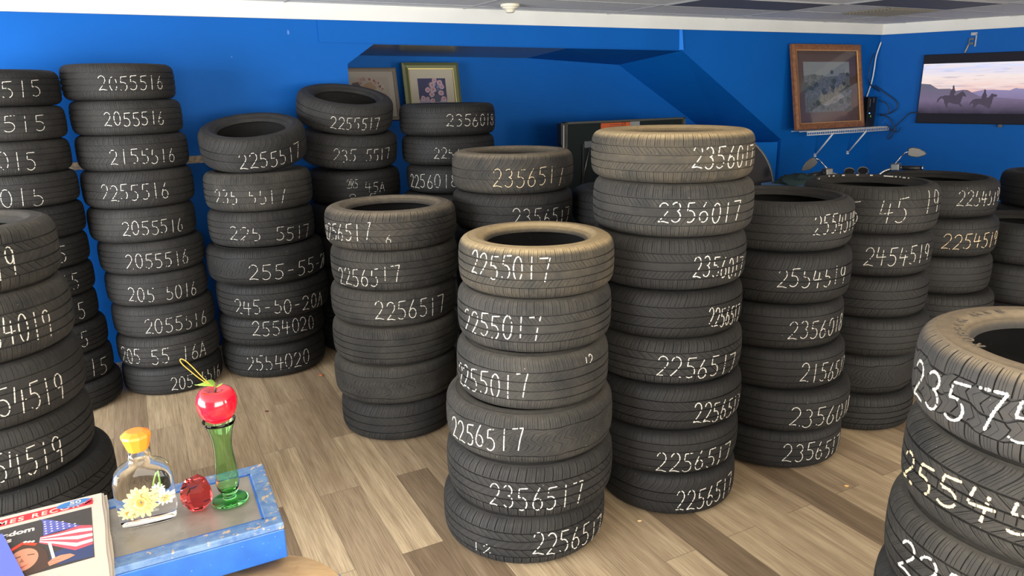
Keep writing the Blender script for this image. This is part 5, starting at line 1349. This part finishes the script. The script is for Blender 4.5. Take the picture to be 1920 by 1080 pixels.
    flat('printed_girl', [(hair, 0, 0), (face, 1, .0001), ([(118, 138), (108, 136), (108, 138.5), (118, 140.5)], 0, .0002), ([(100, 137), (91, 139), (91, 141.5), (100, 139)], 0, .0002), ([(107, 143), (103, 154), (109, 155)], 3, .0002), ([(114, 163), (106, 166), (97, 163), (105, 170)], 4, .0002)] + [([(126, 112), (107, 97), (88, 112), (91, 117), (107, 105), (122, 119)], 2, .0003)] + [([(104 - 5 * q + 2.6 * cos(r_ * PI / 4), 99 + 2.2 * q + 2.6 * sin(r_ * PI / 4)) for r_ in range(8)], 5, .0004) for q in range(3)], [C('hair', (.075, .045, .035)), C('skin', (.56, .25, .16)), C('band_red', (.62, .06, .03)), C('skin_shade', (.33, .13, .08)), C('lips', (.45, .08, .07)), C('flower_white', (.78, .72, .66))], ph, Z + .0003)
    hw = C('headline_white', (.66, .61, .55))
    text('Freedom', 93, 69.5, 18.5, hw, ph, Z + .0003, .65)
    text('trails', 122, 87, 18.5, hw, ph, Z + .0003, .65)
    text('ER', 60, 224, 24, C('faint_grey', (.58, .53, .47)), page, Z + .0002, .6)
    fo = MB()
    fo.prism([Pt(u, v, .0102) for u, v in ((140, 62), (134, 62), (98, 208), (98, 300), (150, 300), (200, 62))], (0, 0, .0035))
    o = fo.build('blue_folder', mat('violet_blue_card', (.095, .13, .66), .45), None, True); o.location = TR; o.rotation_euler = (0, 0, rz)
    tag(o, 'violet-blue card folder lying on the newspaper photo', 'folder')
newspaper()

def stool():
    c = Vector((-.392, .876, 0)); h = 1.170
    t = thing('wooden_stool', 'tall stool with round pale wood seat tucked against the painted stand', 'stool', c)
    m = mat('pale_wood_seat', (.62, .42, .22), .5); nt, N, L, B = NT(m); v = coords(nt)
    mp = N.new('ShaderNodeMapping'); mp.inputs['Scale'].default_value = (10, 34, 10); mp.inputs['Rotation'].default_value = (0, 0, .5); L.new(v, mp.inputs['Vector'])
    c1 = ramp(nt, noise(nt, mp.outputs[0], 2, 5), [(.3, (.52, .33, .16)), (.7, (.70, .49, .27))])
    st = ramp(nt, noise(nt, v, 12, 3), [(.68, (0, 0, 0)), (.74, (1, 1, 1))]); L.new(mixc(nt, math_(nt, 'MULTIPLY', st, .6), c1, (.30, .14, .06)), B.inputs['Base Color'])
    MB().lathe([(0, h - .03), (.125, h - .03), (.142, h - .02), (.143, h - .005), (.139, h), (0, h)], 64).build('seat', m, t, True)
    bl = mat('stool_blue_paint', (.09, .20, .42), .5)
    MB().lathe([(.10, h - .055), (.160, h - .055), (.166, h - .04), (.162, h - .031), (.10, h - .031)], 64, close=True).build('seat_ring', bl, t, True)
    for k in range(4):
        a = PI / 4 + k * PI / 2; MB().tube([(.09 * cos(a), .09 * sin(a), h - .045), (.13 * cos(a), .13 * sin(a) - .02, 0)], [.018, .015], 12).build('leg', bl, t)
    MB().lathe([(.112, .30), (.124, .30), (.124, .312), (.112, .312)], 40, close=True).build('foot_ring', bl, t, True)
stool()

def crumbs():
    rnd = random.Random(6)
    for (x, y, s, col, lab) in [(-1.34, 4.62, .016, (.55, .16, .05), 'orange rubber crumb on the floor beside the fourth wall stack'), (1.62, 3.09, .014, (.62, .36, .12), 'tan leaf crumb on planks before the far stacks'), (-1.53, 4.05, .016, (.12, .03, .02), 'dark red crumb on the planks behind the apple'), (.56, 2.83, .012, (.60, .42, .22), 'pale crumb on the floor between the two front stacks')]:
        vs = []; n = 7
        for r, z in ((.5, 0), (1, .25), (.6, .5)): vs += [(r * s * cos(2 * PI * k / n) * rnd.uniform(.6, 1.2), r * s * .6 * sin(2 * PI * k / n) * rnd.uniform(.6, 1.2), z * s) for k in range(n)]
        fs = [(i * n + k, i * n + (k + 1) % n, (i + 1) * n + (k + 1) % n, (i + 1) * n + k) for i in range(2) for k in range(n)] + [tuple(range(n - 1, -1, -1)), tuple(range(2 * n, 3 * n))]
        o = MB().add(vs, fs).build('floor_crumb', mat('crumb_%.2f' % col[0], col, .8)); o.location = (x, y, 0); tag(o, lab, 'crumb')
crumbs()
